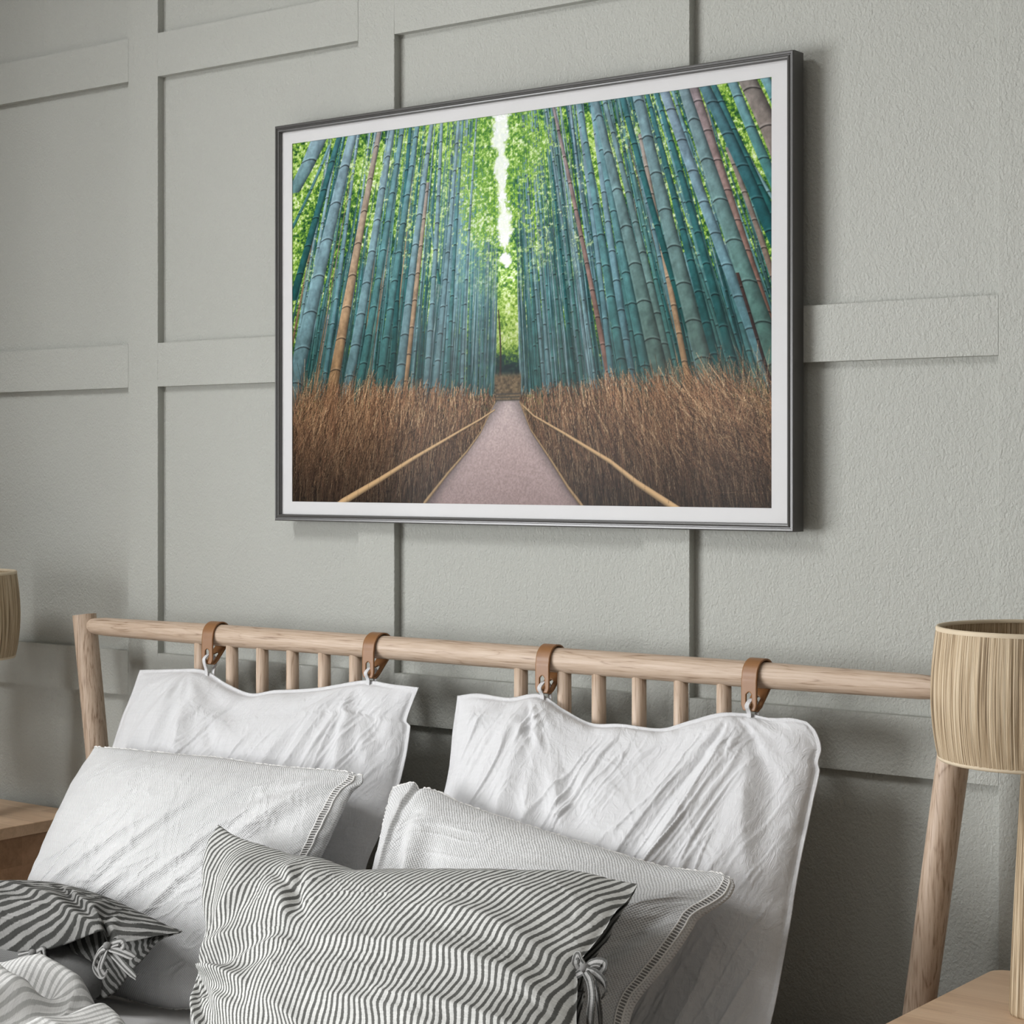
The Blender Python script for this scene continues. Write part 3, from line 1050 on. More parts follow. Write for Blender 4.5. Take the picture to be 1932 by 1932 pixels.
struct(b.build('wall_left', M['roomwall']))
struct(box_obj('wall_right', M['roomwall'], RIGHT_X, RIGHT_X + 0.15, FRONT_Y, TB, 0, CEIL_Z))
struct(box_obj('wall_front', M['roomwall'], LEFT_X, RIGHT_X, FRONT_Y - 0.15, FRONT_Y, 0, CEIL_Z))


def window_frame(name, axis, u0, u1, v0, v1, w, nu, nv):
    """frame and glazing bars in one plane: axis 0 = on the left wall (u=y, v=z), 2 = in the ceiling (u=x, v=y)"""
    b = MB()

    def bar(a0, a1, c0, c1):
        if axis == 0:
            b.box(w - REVEAL, w - REVEAL + 0.06, a0, a1, c0, c1)
        else:
            b.box(a0, a1, c0, c1, w + 0.04, w + 0.11)
    f = 0.05
    bar(u0, u1, v0, v0 + f)
    bar(u0, u1, v1 - f, v1)
    bar(u0, u0 + f, v0, v1)
    bar(u1 - f, u1, v0, v1)
    for i in range(1, nu):
        c = u0 + (u1 - u0) * i / nu
        bar(c - 0.03, c + 0.03, v0, v1)
    for i in range(1, nv):
        c = v0 + (v1 - v0) * i / nv
        bar(u0, u1, c - 0.016, c + 0.016)
    return struct(b.build(name, M['white']))


window_frame('window_1', 0, WIN[0], WIN[1], WIN[2], WIN[3], LEFT_X, 3, 2)

window_frame('window_2', 2, SKY[0], SKY[1], SKY[2], SKY[3], CEIL_Z, 1, 1)

# board-and-batten panelling of the back wall: squares of 0.567 m
BX = [(-2.54, -2.46), (-1.973, -1.892), (-1.405, -1.325), (-0.8376, -0.7578), (-0.2692, -0.1890), (0.3014, 0.3824), (0.8608, 0.9415), (1.428, 1.509), (1.995, 2.076), (2.562, 2.643), (3.129, 3.21)]
BX = [q for q in BX if q[0] > LEFT_X]
BZ = [(2.562, 2.643), (1.9965, 2.0755), (1.4305, 1.5100), (0.8615, 0.9437), (0.295, 0.375)]
ti = 1
for q in BX:
    struct(box_obj('trim_%d' % ti, M['wall'], q[0], q[1], 0.0, TB + 0.01, 0.12, CEIL_Z, bevel=0.0008, seg=1))
    ti += 1
for z0, z1 in BZ:
    b = MB()
    xs = [LEFT_X] + [v for q in BX for v in q] + [RIGHT_X]
    for i in range(0, len(xs), 2):
        if xs[i + 1] - xs[i] > 0.02:
            b.box(xs[i], xs[i + 1], 0.0, TB + 0.01, z0, z1)
    struct(b.build('trim_%d' % ti, M['wall']))
    ti += 1
struct(box_obj('baseboard_back', M['wall'], LEFT_X, RIGHT_X, -0.006, TB + 0.005, 0, 0.12, bevel=0.003))

# =============================================================== framed picture
FX0, FX1, FZ0, FZ1, FD = -0.4347, 0.5710, 1.1918, 1.8666, 0.0286
fr_e = empty('framed_picture', ((FX0 + FX1) / 2, 0, (FZ0 + FZ1) / 2), 'large framed photograph of a path through tall bamboo, hung on the panelled wall', 'picture')
fo = np.array(fr_e.location)
prof = [(0, 0), (0, -FD + .0015), (.0015, -FD), (.0042, -FD), (.0050, -FD + .0016), (.0060, -FD + .0016), (.0068, -FD + .0004), (.0085, -FD - .0004), (.0102, -FD + .0002), (.0112, -FD + .0022), (.0115, -FD + .006), (.0115, -.004), (.0115, 0)]
b = MB()
corners = lambda w: [(FX0 + w, FZ0 + w), (FX1 - w, FZ0 + w), (FX1 - w, FZ1 - w), (FX0 + w, FZ1 - w)]
for sd in range(4):
    V, F = [], []
    for (w, d) in prof:
        c = corners(w)
        for k in (sd, (sd + 1) % 4):
            V.append((c[k][0] - fo[0], d, c[k][1] - fo[2]))
    for i in range(len(prof) - 1):
        F.append((2 * i, 2 * i + 1, 2 * i + 3, 2 * i + 2))
    b.add(V, F)
fo_o = b.build('frame', M['frame'], fr_e)
tag(fo_o, 'charcoal moulded frame')
PX0, PX1, PZ0, PZ1 = -0.4000, 0.5319, 1.2246, 1.8344
b = MB()
iw = .0110
c = corners(iw)
o4 = [(x - fo[0], -0.0214, z - fo[2]) for x, z in c]
i4 = [(x - fo[0], -0.0214, z - fo[2]) for x, z in ((PX0, PZ0), (PX1, PZ0), (PX1, PZ1), (PX0, PZ1))]
i4b = [(x, -0.0200, z) for x, y, z in i4]
V = o4 + i4 + i4b
F = [(k, (k + 1) % 4, 4 + (k + 1) % 4, 4 + k) for k in range(4)] + [(4 + k, 4 + (k + 1) % 4, 8 + (k + 1) % 4, 8 + k) for k in range(4)]
b.add(V, F)
tag(b.build('mat_board', M['mat'], fr_e), 'white mat board round the print')
b = MB()
b.box(c[0][0] - fo[0], c[1][0] - fo[0], -0.012, -0.004, c[0][1] - fo[2], c[2][1] - fo[2])
b.build('backing_board', M['mat'], fr_e)
PW, PH = 1000, 654
img = paint_grove(PW, PH)
lin = np.where(img <= 0.04045, img / 12.92, ((img + 0.055) / 1.055) ** 2.4)
gx = np.linspace(PX0 - .001, PX1 + .001, PW) - fo[0]
gz = np.linspace(PZ1 + .001, PZ0 - .001, PH) - fo[2]
V = np.stack([np.broadcast_to(gx[None, :], (PH, PW)), np.full((PH, PW), -0.0198), np.broadcast_to(gz[:, None], (PH, PW))], -1).reshape(-1, 3)
me = np_mesh('print', V, grid_faces(PW, PH, 0, True), None, False)
ca = me.color_attributes.new('print', 'FLOAT_COLOR', 'POINT')
ca.data.foreach_set('color', np.concatenate([np.clip(lin * 1.0, 0, 0.93).reshape(-1, 3), np.ones((PW * PH, 1))], 1).astype(np.float32).ravel())
tag(link_mesh('print', me, M['print'], fr_e), 'colour photograph of bamboo stalks, brushwood fences and a path')
b = MB()
b.add([(c[0][0] - fo[0], -0.0226, c[0][1] - fo[2]), (c[1][0] - fo[0], -0.0226, c[1][1] - fo[2]), (c[2][0] - fo[0], -0.0226, c[2][1] - fo[2]), (c[3][0] - fo[0], -0.0226, c[3][1] - fo[2])], [(0, 1, 2, 3)])
tag(b.build('glass_pane', M['glass'], fr_e), 'clear glass with faint window reflections')

# =============================================================== bed frame
RY, RZ = -0.09, 0.996
bed = empty('bed_frame', (0, -1.0, 0), 'pale oak bed frame with spindle headboard against the panelled wall', 'bed')
bo = np.array(bed.location)


def rel(P, o=None):
    return np.asarray(P, float) - (bo if o is None else o)


n = 60
xs = np.linspace(-0.8525, 0.8495, n)
k = np.abs(np.linspace(-1, 1, n))
rad = 0.0186 - 0.0024 * sstep(0.55, 1.0, k)
rad[0] *= 0.55
rad[-1] *= 0.55
rad[1] *= 0.9
rad[-2] *= 0.9
b = MB()
b.tube(rel(np.stack([xs, np.full(n, RY), np.full(n, RZ)], 1)), rad, 28)
b.build('headboard_rail', M['oak_x'], bed, True)
b = MB()
b.tube(rel(np.stack([np.linspace(-0.775, 0.775, 12), np.full(12, RY), np.full(12, 0.47)], 1)), 0.016, 20)
b.build('lower_rail', M['oak_x'], bed, True)
for sx in (-1, 1):
    zt = 1.0155
    zz = np.linspace(0.0, zt, 14)
    xx = sx * (0.8510 + 0.1435 * (zz - 0.995))
    rr = np.interp(zz, [0, 0.55, 1.02], [0.017, 0.0205, 0.0215])
    b = MB()
    b.tube(rel(np.stack([xx, np.full(14, RY), zz], 1)), rr, 32)
    o = b.build('headboard_post', M['oak_z'], bed, True)
    md = o.modifiers.new('edge', 'EDGE_SPLIT')
    md.split_angle = 0.8
for sx in [-0.5519, -0.4745, -0.403, -0.3333, -0.2619, -0.1936, 0.1402, 0.2131, 0.2829, 0.3534, 0.4245, 0.4952]:
    sx += 0.0075 if 0.20 < sx < 0.23 else 0
    b = MB()
    zz = np.linspace(0.47, 0.985, 8)
    b.tube(rel(np.stack([np.full(8, sx), np.full(8, RY), zz], 1)), np.interp(zz, [.47, .75, .985], [.0105, .0115, .0105]), 20)
    b.build('spindle', M['oak_z'], bed, True)
for sx in (-1, 1):
    b = MB()
    b.box(sx * 0.795 - 0.012 - bo[0], sx * 0.795 + 0.012 - bo[0], -2.08 - bo[1], -0.10 - bo[1], 0.16, 0.27)
    b.build('side_rail', M['oak_y'], bed, bevel=0.004)
    b = MB()
    b.tube(rel([(sx * 0.79, -2.06, 0.0), (sx * 0.79, -2.06, 0.3)]), [0.017, 0.021], 20)
    b.build('leg', M['oak_z'], bed, True)
b = MB()
b.box(-0.80, 0.80, -2.09 - bo[1], -2.065 - bo[1], 0.16, 0.27)
b.build('foot_rail', M['oak_x'], bed, bevel=0.004)
b = MB()
for i in range(12):
    y = -0.22 - 0.155 * i
    b.box(-0.79, 0.79, y - 0.035 - bo[1], y + 0.035 - bo[1], 0.205, 0.222)
b.build('slat_base', M['oak_x'], bed)
mt = box_obj('mattress', M['sheet'], -0.775, 0.775, -2.05, -0.125, 0.223, 0.445, bevel=0.035, seg=5)
me = mt.data
me.polygons.foreach_set('use_smooth', np.ones(len(me.polygons), bool))
l = me.uv_layers[0]
for p in me.polygons:
    for li in p.loop_indices:
        v = me.vertices[me.loops[li].vertex_index].co
        l.data[li].uv = (v.x + v.z, v.y + v.z)
tag(mt, 'thick mattress in a fitted light grey sheet beneath the pillows', 'mattress')

# =============================================================== leather straps
strap_names = ['tan leather strap on the headboard rail, the one nearest the left bedpost',
               'tan leather strap on the headboard rail above the right end of the left hanging cushion',
               'tan leather strap on the headboard rail above the left end of the right hanging cushion',
               'tan leather strap on the headboard rail, the one nearest the woven lamp shade']
STRAPX = [-0.5115, -0.1452, 0.1995, 0.5502]
STRAPX[2] -= 0.0025


def strap_mesh():
    R0 = 0.0205
    pts = []
    zb = -0.0475
    pts.append((-R0 - 0.0015, zb))                 # front tip
    for i in range(1, 8):
        pts.append((-R0 - 0.0012, zb + (-zb) * i / 8))
    for i in range(0, 25):
        a = PI - (PI + 0.60) * i / 24
        pts.append((R0 * math.cos(a), R0 * math.sin(a)))
    end = pts[-1]
    for i in range(1, 13):
        kk = i / 12
        pts.append((end[0] + (-R0 + 0.0030 - end[0]) * kk, end[1] + (zb - end[1]) * kk))
    P = np.array(pts)
    d = np.concatenate([[0], np.cumsum(np.linalg.norm(np.diff(P, axis=0), axis=1))])
    n = 130
    q = np.linspace(0, d[-1], n)
    Y = np.interp(q, d, P[:, 0])
    Z = np.interp(q, d, P[:, 1])
    nw = 17
    hw = 0.0122
    bm = bmesh.new()
    vs = []
    hc = [0.0155, d[-1] - 0.0155]
    for i in range(n):
        row = []
        e = min(q[i], d[-1] - q[i])
        w = hw * (1 - 0.30 * (1 - min(1, e / 0.010)) ** 2)
        for j in range(nw):
            x = (j / (nw - 1) * 2 - 1) * w
            row.append(bm.verts.new((x, Y[i], Z[i])))
        vs.append(row)
    for i in range(n - 1):
        for j in range(nw - 1):
            xm = ((j + .5) / (nw - 1) * 2 - 1) * hw
            qm = (q[i] + q[i + 1]) / 2
            if any((xm / 0.0052) ** 2 + ((qm - h) / 0.0105) ** 2 < 1 for h in hc):
                continue
            bm.faces.new((vs[i][j], vs[i][j + 1], vs[i + 1][j + 1], vs[i + 1][j]))
    for v in [v for v in bm.verts if not v.link_faces]:
        bm.verts.remove(v)
    # round the slots off
    for v in bm.verts:
        if v.is_boundary and abs(v.co.x) < hw * 0.75:
            pass
    bmesh.ops.smooth_vert(bm, verts=[v for v in bm.verts if v.is_boundary and abs(v.co.x) < 0.0075], factor=0.5, use_axis_x=True, use_axis_y=False, use_axis_z=True)
    me = bpy.data.meshes.new('leather_strap')
    bm.to_mesh(me)
    bm.free()
    me.polygons.foreach_set('use_smooth', np.ones(len(me.polygons), bool))
    me.materials.append(M['leather'])
    return me


sm = strap_mesh()
for i, x in enumerate(STRAPX):
    o = bpy.data.objects.new('leather_strap', sm)
    COL.objects.link(o)
    o.location = (x, RY, RZ)
    o.rotation_euler = (0, 0, (0.05, -0.03, 0.02, -0.04)[i])
    md = o.modifiers.new('thickness', 'SOLIDIFY')
    md.thickness = 0.0028
    md.offset = 1.0
    tag(o, strap_names[i], 'strap', 'leather straps on the headboard rail')

# =============================================================== hanging cushions
GRAIN = -1.05


def disp_A(a, b, s, t, Wd, Hd):
    H = Hd
    D = 0 * a
    p1 = (0.195 * Wd, H)
    p2 = (0.80 * Wd, H)
    D += fan(a, b, p1, 9, 0.17, 0.0050, 5)
    D += fan(a, b, p2, 10, 0.16, 0.0042, 6)
    for p in ((0.10, 0.42, 0.20, 0.97, .016, .010), (0.20, 0.50, 0.235, 0.96, .014, .008), (0.40, 0.60, 0.26, 0.95, .016, .010), (0.52, 0.72, 0.36, 0.88, .014, -.009),
              (0.66, 0.48, 0.775, 0.97, .014, .008), (0.74, 0.42, 0.81, 0.96, .012, .008), (0.88, 0.55, 0.83, 0.95, .012, .007), (0.96, 0.70, 0.86, 0.90, .012, .006), (0.55, 0.45, 0.72, 0.93, .012, .006)):
        D += crease(a, b, (p[0] * Wd, p[1] * H), (p[2] * Wd, p[3] * H), p[4], p[5], 0.01)
    D -= 0.014 * np.exp(-((s - 0.42) / 0.10) ** 2 - ((t - 0.97) / 0.14) ** 2)
    D *= 0.7
    D += 0.0040 * crumple(a, b, 1.12, 0.17, 0.013, 51)
    D += 0.0026 * crumple(a, b, 1.05, 0.12, 0.008, 53)
    D += 0.0012 * crumple(a, b, 2.3, 0.06, 0.012, 55)
    D += 0.0011 * crumple(a, b, 1.2, 0.07, 0.005, 56)
    D += 0.004 * fbm(a * 9, b * 7, 57, 2)
    return D


def disp_B(a, b, s, t, Wd, Hd):
    H = Hd
    D = 0 * a
    p1 = (0.22 * Wd, H)
    p2 = (0.80 * Wd, H)
    D += fan(a, b, p1, 9, 0.20, 0.0052, 15)
    D += fan(a, b, p2, 10, 0.20, 0.0050, 16)
    for p in ((0.10, 0.45, 0.215, 0.96, .018, .011), (0.24, 0.42, 0.25, 0.95, .018, .012), (0.36, 0.48, 0.28, 0.93, .016, .010), (0.48, 0.60, 0.31, 0.92, .014, .008),
              (0.62, 0.30, 0.795, 0.97, .016, .013), (0.70, 0.25, 0.82, 0.93, .012, .006), (0.92, 0.55, 0.84, 0.94, .014, .008), (0.50, 0.36, 0.72, 0.90, .010, .005), (0.44, 0.20, 0.62, 0.66, .007, .005),
              (0.58, 0.10, 0.75, 0.56, .007, .007), (0.66, 0.12, 0.86, 0.60, .009, .006), (0.36, 0.16, 0.52, 0.60, .007, .0045), (0.78, 0.1, 0.9, 0.5, .010, .004)):
        D += crease(a, b, (p[0] * Wd, p[1] * H), (p[2] * Wd, p[3] * H), p[4], p[5], 0.008)
    D -= 0.012 * np.exp(-((s - 0.52) / 0.16) ** 2 - ((t - 1.0) / 0.12) ** 2)
    D *= 0.7
    D += 0.0046 * crumple(a, b, 1.15, 0.20, 0.014, 71)
    D += 0.0032 * crumple(a, b, 1.08, 0.14, 0.0085, 73)
    D += 0.0014 * crumple(a, b, 2.4, 0.06, 0.012, 75)
    D += 0.0013 * crumple(a, b, 1.2, 0.08, 0.005, 76)
    D += 0.004 * fbm(a * 9, b * 7, 77, 2)
    return D


def hanging_cushion(label, bot, top, left, right, disp, seed, straps, press):
    cx = float(np.mean([p[0] for p in top]))
    e = empty('hanging_cushion', (cx, -0.30, 0.445), label, 'cushion', 'white cushions hung from the headboard')
    lo = np.array(e.location)
    o, Fp, Bp, n = cloth_pillow('cushion_cover', bot, top, left, right, 0.070, 0.016, M['linen'], e, 320, 260, 0.60, 0.013, disp, seed=seed, loc=lo, press=press)
    for x in straps:
        zb = RZ - 0.0475
        j = int(np.argmin(np.abs(Fp[-1, :, 0] - x)))
        base = Fp[-1, j]
        path = [base + np.array([-.003, -.006, -.030]), base + np.array([-.002, -.004, .001]), (x - .001, RY - .0290, RZ - .0400), (x, RY - .0217, RZ - .0330), (x, RY - .0140, RZ - .0318), (x, RY - .0068, RZ - .0363),
                (x + .001, RY - .0035, RZ - .0460), base + np.array([.006, .004, .001]), base + np.array([.008, .006, -.02])]
        V, F, UV = ribbon([np.array(p) - lo for p in path], 0.0066, (0, -0.85, 0.5), 0.0020, 56, 0.0, (1, 0, 0))
        # the tape lies edge-on to the strap: keep its width along x
        b = MB()
        b.add(V, F, UV)
        tag(b.build('hanging_loop', M['linen'], e, False, 0.0), 'white fabric loop')
    return e


hanging_cushion('white crumpled linen cushion hung at the left half of the headboard',
                [(-0.6850, -0.3000, 0.4550), (-0.3600, -0.3100, 0.4500), (-0.0600, -0.3000, 0.4550)], [(-0.6806, -0.1120, 0.9274), (-0.5851, -0.1120, 0.9352), (-0.5229, -0.1090, 0.9370), (-0.4622, -0.1120, 0.9178), (-0.4040, -0.1140, 0.9060), (-0.3489, -0.1140, 0.9151), (-0.2546, -0.1130, 0.9258), (-0.1537, -0.1080, 0.9440), (-0.0969, -0.1120, 0.9423), (-0.0404, -0.1120, 0.9411)], [(-0.6850, -0.3000, 0.4550), (-0.6900, -0.2400, 0.6200), (-0.6900, -0.1750, 0.7800), (-0.6890, -0.1500, 0.8400), (-0.6840, -0.1300, 0.8850), (-0.6806, -0.1120, 0.9274)], [(-0.0600, -0.3000, 0.4550), (-0.0500, -0.2600, 0.5600), (-0.0520, -0.2250, 0.6750), (-0.0520, -0.1890, 0.7250), (-0.0540, -0.1430, 0.7960), (-0.0530, -0.1185, 0.8780), (-0.0620, -0.1170, 0.8870), (-0.0420, -0.1120, 0.9405)], disp_A, 11, STRAPX[:2], (0.42, 0.78))
hanging_cushion('white crumpled linen cushion hung at the right half of the headboard, near the lamp',
                [(0.0450, -0.3050, 0.4550), (0.3500, -0.3150, 0.4500), (0.6520, -0.3050, 0.4550)], [(0.0337, -0.1120, 0.9332), (0.0730, -0.1120, 0.9392), (0.1351, -0.1110, 0.9371), (0.1872, -0.1080, 0.9460), (0.2357, -0.1120, 0.9272), (0.2864, -0.1140, 0.9112), (0.3372, -0.1150, 0.9138), (0.4077, -0.1150, 0.9134), (0.4528, -0.1140, 0.9273), (0.5033, -0.1120, 0.9421), (0.5432, -0.1080, 0.9440), (0.5774, -0.1110, 0.9412), (0.6139, -0.1120, 0.9434), (0.6373, -0.1120, 0.9409)], [(0.0450, -0.3050, 0.4550), (0.0500, -0.2500, 0.6000), (0.0540, -0.1900, 0.7400), (0.0480, -0.1500, 0.8200), (0.0390, -0.1280, 0.8800), (0.0337, -0.1120, 0.9332)], [(0.6520, -0.3050, 0.4550), (0.6503, -0.2250, 0.5774), (0.6498, -0.1850, 0.6697), (0.6489, -0.1550, 0.7451), (0.6524, -0.1250, 0.8282), (0.6578, -0.1130, 0.8760), (0.6549, -0.1120, 0.8863), (0.6596, -0.1120, 0.9066), (0.6517, -0.1120, 0.9286), (0.6373, -0.1120, 0.9409)], disp_B, 21, STRAPX[2:], (0.20, 0.62))

# =============================================================== open-weave pillows
def hemstitch(Fp, n, i0, i1, j0, j1, lo, step):
    """ladder of drawn-thread stitches between two columns of the cover"""
    b = MB()
    ny = Fp.shape[0]
    J = np.arange(j0, j1)
    c0 = Fp[J, i0] + n * 0.0012 - lo
    c1 = Fp[J, i1] + n * 0.0012 - lo
    N = len(J)
    V = np.concatenate([c0 - n * 0.0006, c1 - n * 0.0006])
    F = [(k, N + k, N + k + 1, k + 1) for k in range(N - 1)]
    b.add(V, F, mi=1)
    b.tube(c0, 0.0011, 6)
    b.tube(c1, 0.0013, 6)
    d = np.concatenate([[0], np.cumsum(np.linalg.norm(np.diff(c0, axis=0), axis=1))])
    for q in np.arange(step / 2, d[-1], step):
        A = np.array([np.interp(q, d, c0[:, k]) for k in range(3)])
        Bq = np.array([np.interp(q, d, c1[:, k]) for k in range(3)])
        b.tube([A, (A + Bq) / 2 + n * 0.0006, Bq], [0.0012, 0.0008, 0.0012], 5, False)
    return b


def seam_cord(path, r, seed, lo, name, e):
    P = catmull(path, 220) if len(path) < 100 else np.asarray(path)
    k = np.arange(len(P))
    P = P + 0.0012 * np.stack([vnoise(k * .7, 0 * k, seed), vnoise(k * .7, 0 * k + 5, seed + 1), vnoise(k * .7, 0 * k + 9, seed + 2)], 1) - lo
    b = MB()
    b.tube(P, r * (1 + .35 * vnoise(k * .9, 0 * k + 2, seed + 3)), 7)
    return b.build(name, M['thread'], e, True)


def disp_C(a, b, s, t, Wd, Hd):
    H = Hd
    D = 0 * a
    for p in ((0.10, 0.30, 0.50, 0.78, .008, .004), (0.28, 0.35, 0.62, 0.90, .008, .0045), (0.30, 0.22, 0.46, 0.50, .007, .005), (0.42, 0.30, 0.80, 0.86, .008, .004), (0.52, 0.25, 0.70, 0.62, .007, .004),
              (0.70, 0.60, 0.98, 0.97, .016, .008), (0.62, 0.75, 0.97, 0.93, .012, -.005), (0.22, 0.62, 0.32, 0.40, .006, .003), (0.38, 0.72, 0.44, 0.56, .006, .003), (0.05, 0.60, 0.22, 0.95, .02, .005)):
        D += crease(a, b, (p[0] * Wd, p[1] * H), (p[2] * Wd, p[3] * H), p[4], p[5], 0.006)
    D += 0.0026 * crumple(a, b, 0.75, 0.09, 0.016, 91)
    D += 0.0022 * crumple(a, b, 0.5, 0.05, 0.011, 93)
    D += 0.0018 * crumple(a, b, 1.9, 0.045, 0.011, 95)
    D += 0.004 * fbm(a * 8, b * 8, 97, 2)
    return D


def disp_D(a, b, s, t, Wd, Hd):
    H = Hd
    D = 0 * a
    for p in ((0.10, 0.35, 0.06, 0.95, .018, .010), (0.20, 0.30, 0.12, 0.92, .018, -.010), (0.30, 0.40, 0.14, 0.88, .016, .010), (0.30, 0.62, 0.62, 0.84, .012, .005), (0.45, 0.50, 0.85, 0.80, .016, .005),
              (0.80, 0.62, 0.99, 0.96, .018, .008), (0.85, 0.40, 0.97, 0.80, .012, -.005), (0.60, 0.2, 0.85, 0.5, .016, .005)):
        D += crease(a, b, (p[0] * Wd, p[1] * H), (p[2] * Wd, p[3] * H), p[4], p[5], 0.008)
    D += 0.0022 * crumple(a, b, 0.35, 0.10, 0.016, 111)
    D += 0.0016 * crumple(a, b, 0.75, 0.05, 0.011, 113)
    D += 0.005 * fbm(a * 8, b * 8, 117, 2)
    return D


e = empty('gauze_pillow', (-0.37, -0.36, 0.445), 'white open-weave pillow with hemstitched edge, leaning on the left hanging cushion', 'pillow', 'white open-weave pillows')
lo = np.array(e.location)
o, Fp, Bp, n = cloth_pillow('pillow_cover', [(-0.7498, -0.3700, 0.4520), (-0.5849, -0.3720, 0.4521), (-0.4546, -0.3720, 0.4512), (-0.3117, -0.3720, 0.4527), (-0.1989, -0.3700, 0.4895), (-0.1047, -0.3650, 0.5663)], [(-0.6397, -0.2500, 0.8118), (-0.5654, -0.2490, 0.8146), (-0.4492, -0.2490, 0.8170), (-0.3379, -0.2490, 0.8201), (-0.2532, -0.2490, 0.8186), (-0.1501, -0.2490, 0.8208), (-0.0727, -0.2500, 0.8241), (-0.0364, -0.2500, 0.8212)], [(-0.7498, -0.3700, 0.4520), (-0.6891, -0.3350, 0.6132), (-0.6666, -0.3000, 0.7078), (-0.6565, -0.2700, 0.7671), (-0.6397, -0.2500, 0.8118)], [(-0.1047, -0.3650, 0.5663), (-0.0905, -0.3350, 0.6409), (-0.0541, -0.3100, 0.7197), (-0.0417, -0.2900, 0.7692), (-0.0425, -0.2680, 0.7968), (-0.0319, -0.2550, 0.8104), (-0.0364, -0.2500, 0.8212)], 0.070, 0.010, M['gauze'], e, 270, 220, 0.55, 0.0, disp_C, seed=31, loc=lo)
tag(hemstitch(Fp, n, 259, 263, 14, 217, lo, 0.0042).build('hemstitch', [M['thread'], M['hem_gap']], e, True), 'hemstitched edge')
seam_cord(Fp[-1], 0.0011, 5, lo, 'top_seam', e)
seam_cord(Fp[0], 0.0014, 6, lo, 'bottom_seam', e)
e = empty('gauze_pillow', (0.31, -0.38, 0.445), 'white open-weave pillow with hemstitched edge, leaning on the right hanging cushion', 'pillow', 'white open-weave pillows')
lo = np.array(e.location)
o, Fp, Bp, n = cloth_pillow('pillow_cover', [(0.0653, -0.4000, 0.4800), (0.3044, -0.4050, 0.4744), (0.5381, -0.4050, 0.4668)], [(0.0276, -0.2550, 0.8100), (0.0662, -0.2500, 0.8202), (0.0733, -0.2500, 0.8100), (0.0864, -0.2500, 0.8144), (0.1085, -0.2500, 0.8120), (0.1577, -0.2500, 0.7987), (0.2410, -0.2500, 0.7857), (0.3250, -0.2500, 0.7736), (0.4064, -0.2520, 0.7630), (0.4995, -0.2560, 0.7529), (0.5597, -0.2600, 0.7541), (0.5931, -0.2620, 0.7558), (0.6139, -0.2650, 0.7508)], [(0.0653, -0.4000, 0.4800), (0.0678, -0.3850, 0.5964), (0.0655, -0.3600, 0.6588), (0.0484, -0.3200, 0.7028), (0.0340, -0.2850, 0.7572), (0.0276, -0.2550, 0.8100)], [(0.5381, -0.4050, 0.4668), (0.5320, -0.3900, 0.5272), (0.5276, -0.3750, 0.5752), (0.5298, -0.3600, 0.5999), (0.5602, -0.3350, 0.6481), (0.5815, -0.3120, 0.6902), (0.5873, -0.3060, 0.7034), (0.6188, -0.2850, 0.7297), (0.6212, -0.2720, 0.7434), (0.6139, -0.2650, 0.7508)], 0.072, 0.010, M['gauze'], e, 270, 220, 0.55, 0.0, disp_D, seed=41, loc=lo)
tag(hemstitch(Fp, n, 262, 266, 14, 217, lo, 0.0042).build('hemstitch', [M['thread'], M['hem_gap']], e, True), 'hemstitched edge')
seam_cord(Fp[-1], 0.0013, 7, lo, 'top_seam', e)
seam_cord(Fp[:, 0], 0.0011, 8, lo, 'side_seam', e)

# =============================================================== striped pillows
def disp_E(a, b, s, t, Wd, Hd):
    H = Hd
    D = 0 * a
    c = (0.012 * Wd, 0.46 * H)
    D += fan(a, b, c, 9, 0.17, 0.0115, 25, -1.5, 1.5)
    for p in ((0.01, 0.48, 0.30, 0.66, .012, .009), (0.01, 0.44, 0.26, 0.40, .011, .010), (0.02, 0.50, 0.22, 0.84, .012, .008), (0.16, 0.48, 0.36, 0.60, .010, .007), (0.30, 0.98, 0.36, 0.66, .010, -.006), (0.24, 0.88, 0.40, 0.70, .012, -.006),
              (0.40, 0.62, 0.70, 0.58, .014, .006), (0.60, 0.62, 0.98, 0.52, .014, .009), (0.60, 0.42, 0.99, 0.34, .014, .008), (0.44, 0.40, 0.80, 0.30, .014, .006), (0.66, 0.78, 0.97, 0.66, .014, .007), (0.30, 0.36, 0.5, 0.2, .012, .006)):
        D += crease(a, b, (p[0] * Wd, p[1] * H), (p[2] * Wd, p[3] * H), p[4], p[5], 0.008)
    D += 0.0022 * crumple(a, b, 0.2, 0.10, 0.022, 131)
    D += 0.0014 * crumple(a, b, -0.5, 0.06, 0.014, 133)
    D += 0.007 * fbm(a * 6, b * 7, 137, 2)
    # the mouth at the right end is held shut where the tapes are tied
    D += 0.012 * sstep(0.94, 1.0, s) * (np.abs(np.sin((t - 0.46) * PI / 0.5)) - 0.4)
    return D


def uv_E(a, b, s, t, Wd, Hd, Fp):
    u = a - Hd * (0.17 * t + 0.12 * t * t) + 0.035 * (1 - np.exp(-a / 0.13)) + 0.010 * fbm(a * 7, b * 6, 141, 3) + 0.0022 * vnoise(a * 22, b * 30, 143)
    pin = np.exp(-(a / 0.16) ** 2 - ((t - 0.46) / 0.16) ** 2)
    return np.stack([u + 0.05 * pin * (t - 0.46) - 0.016 * pin, b], -1)


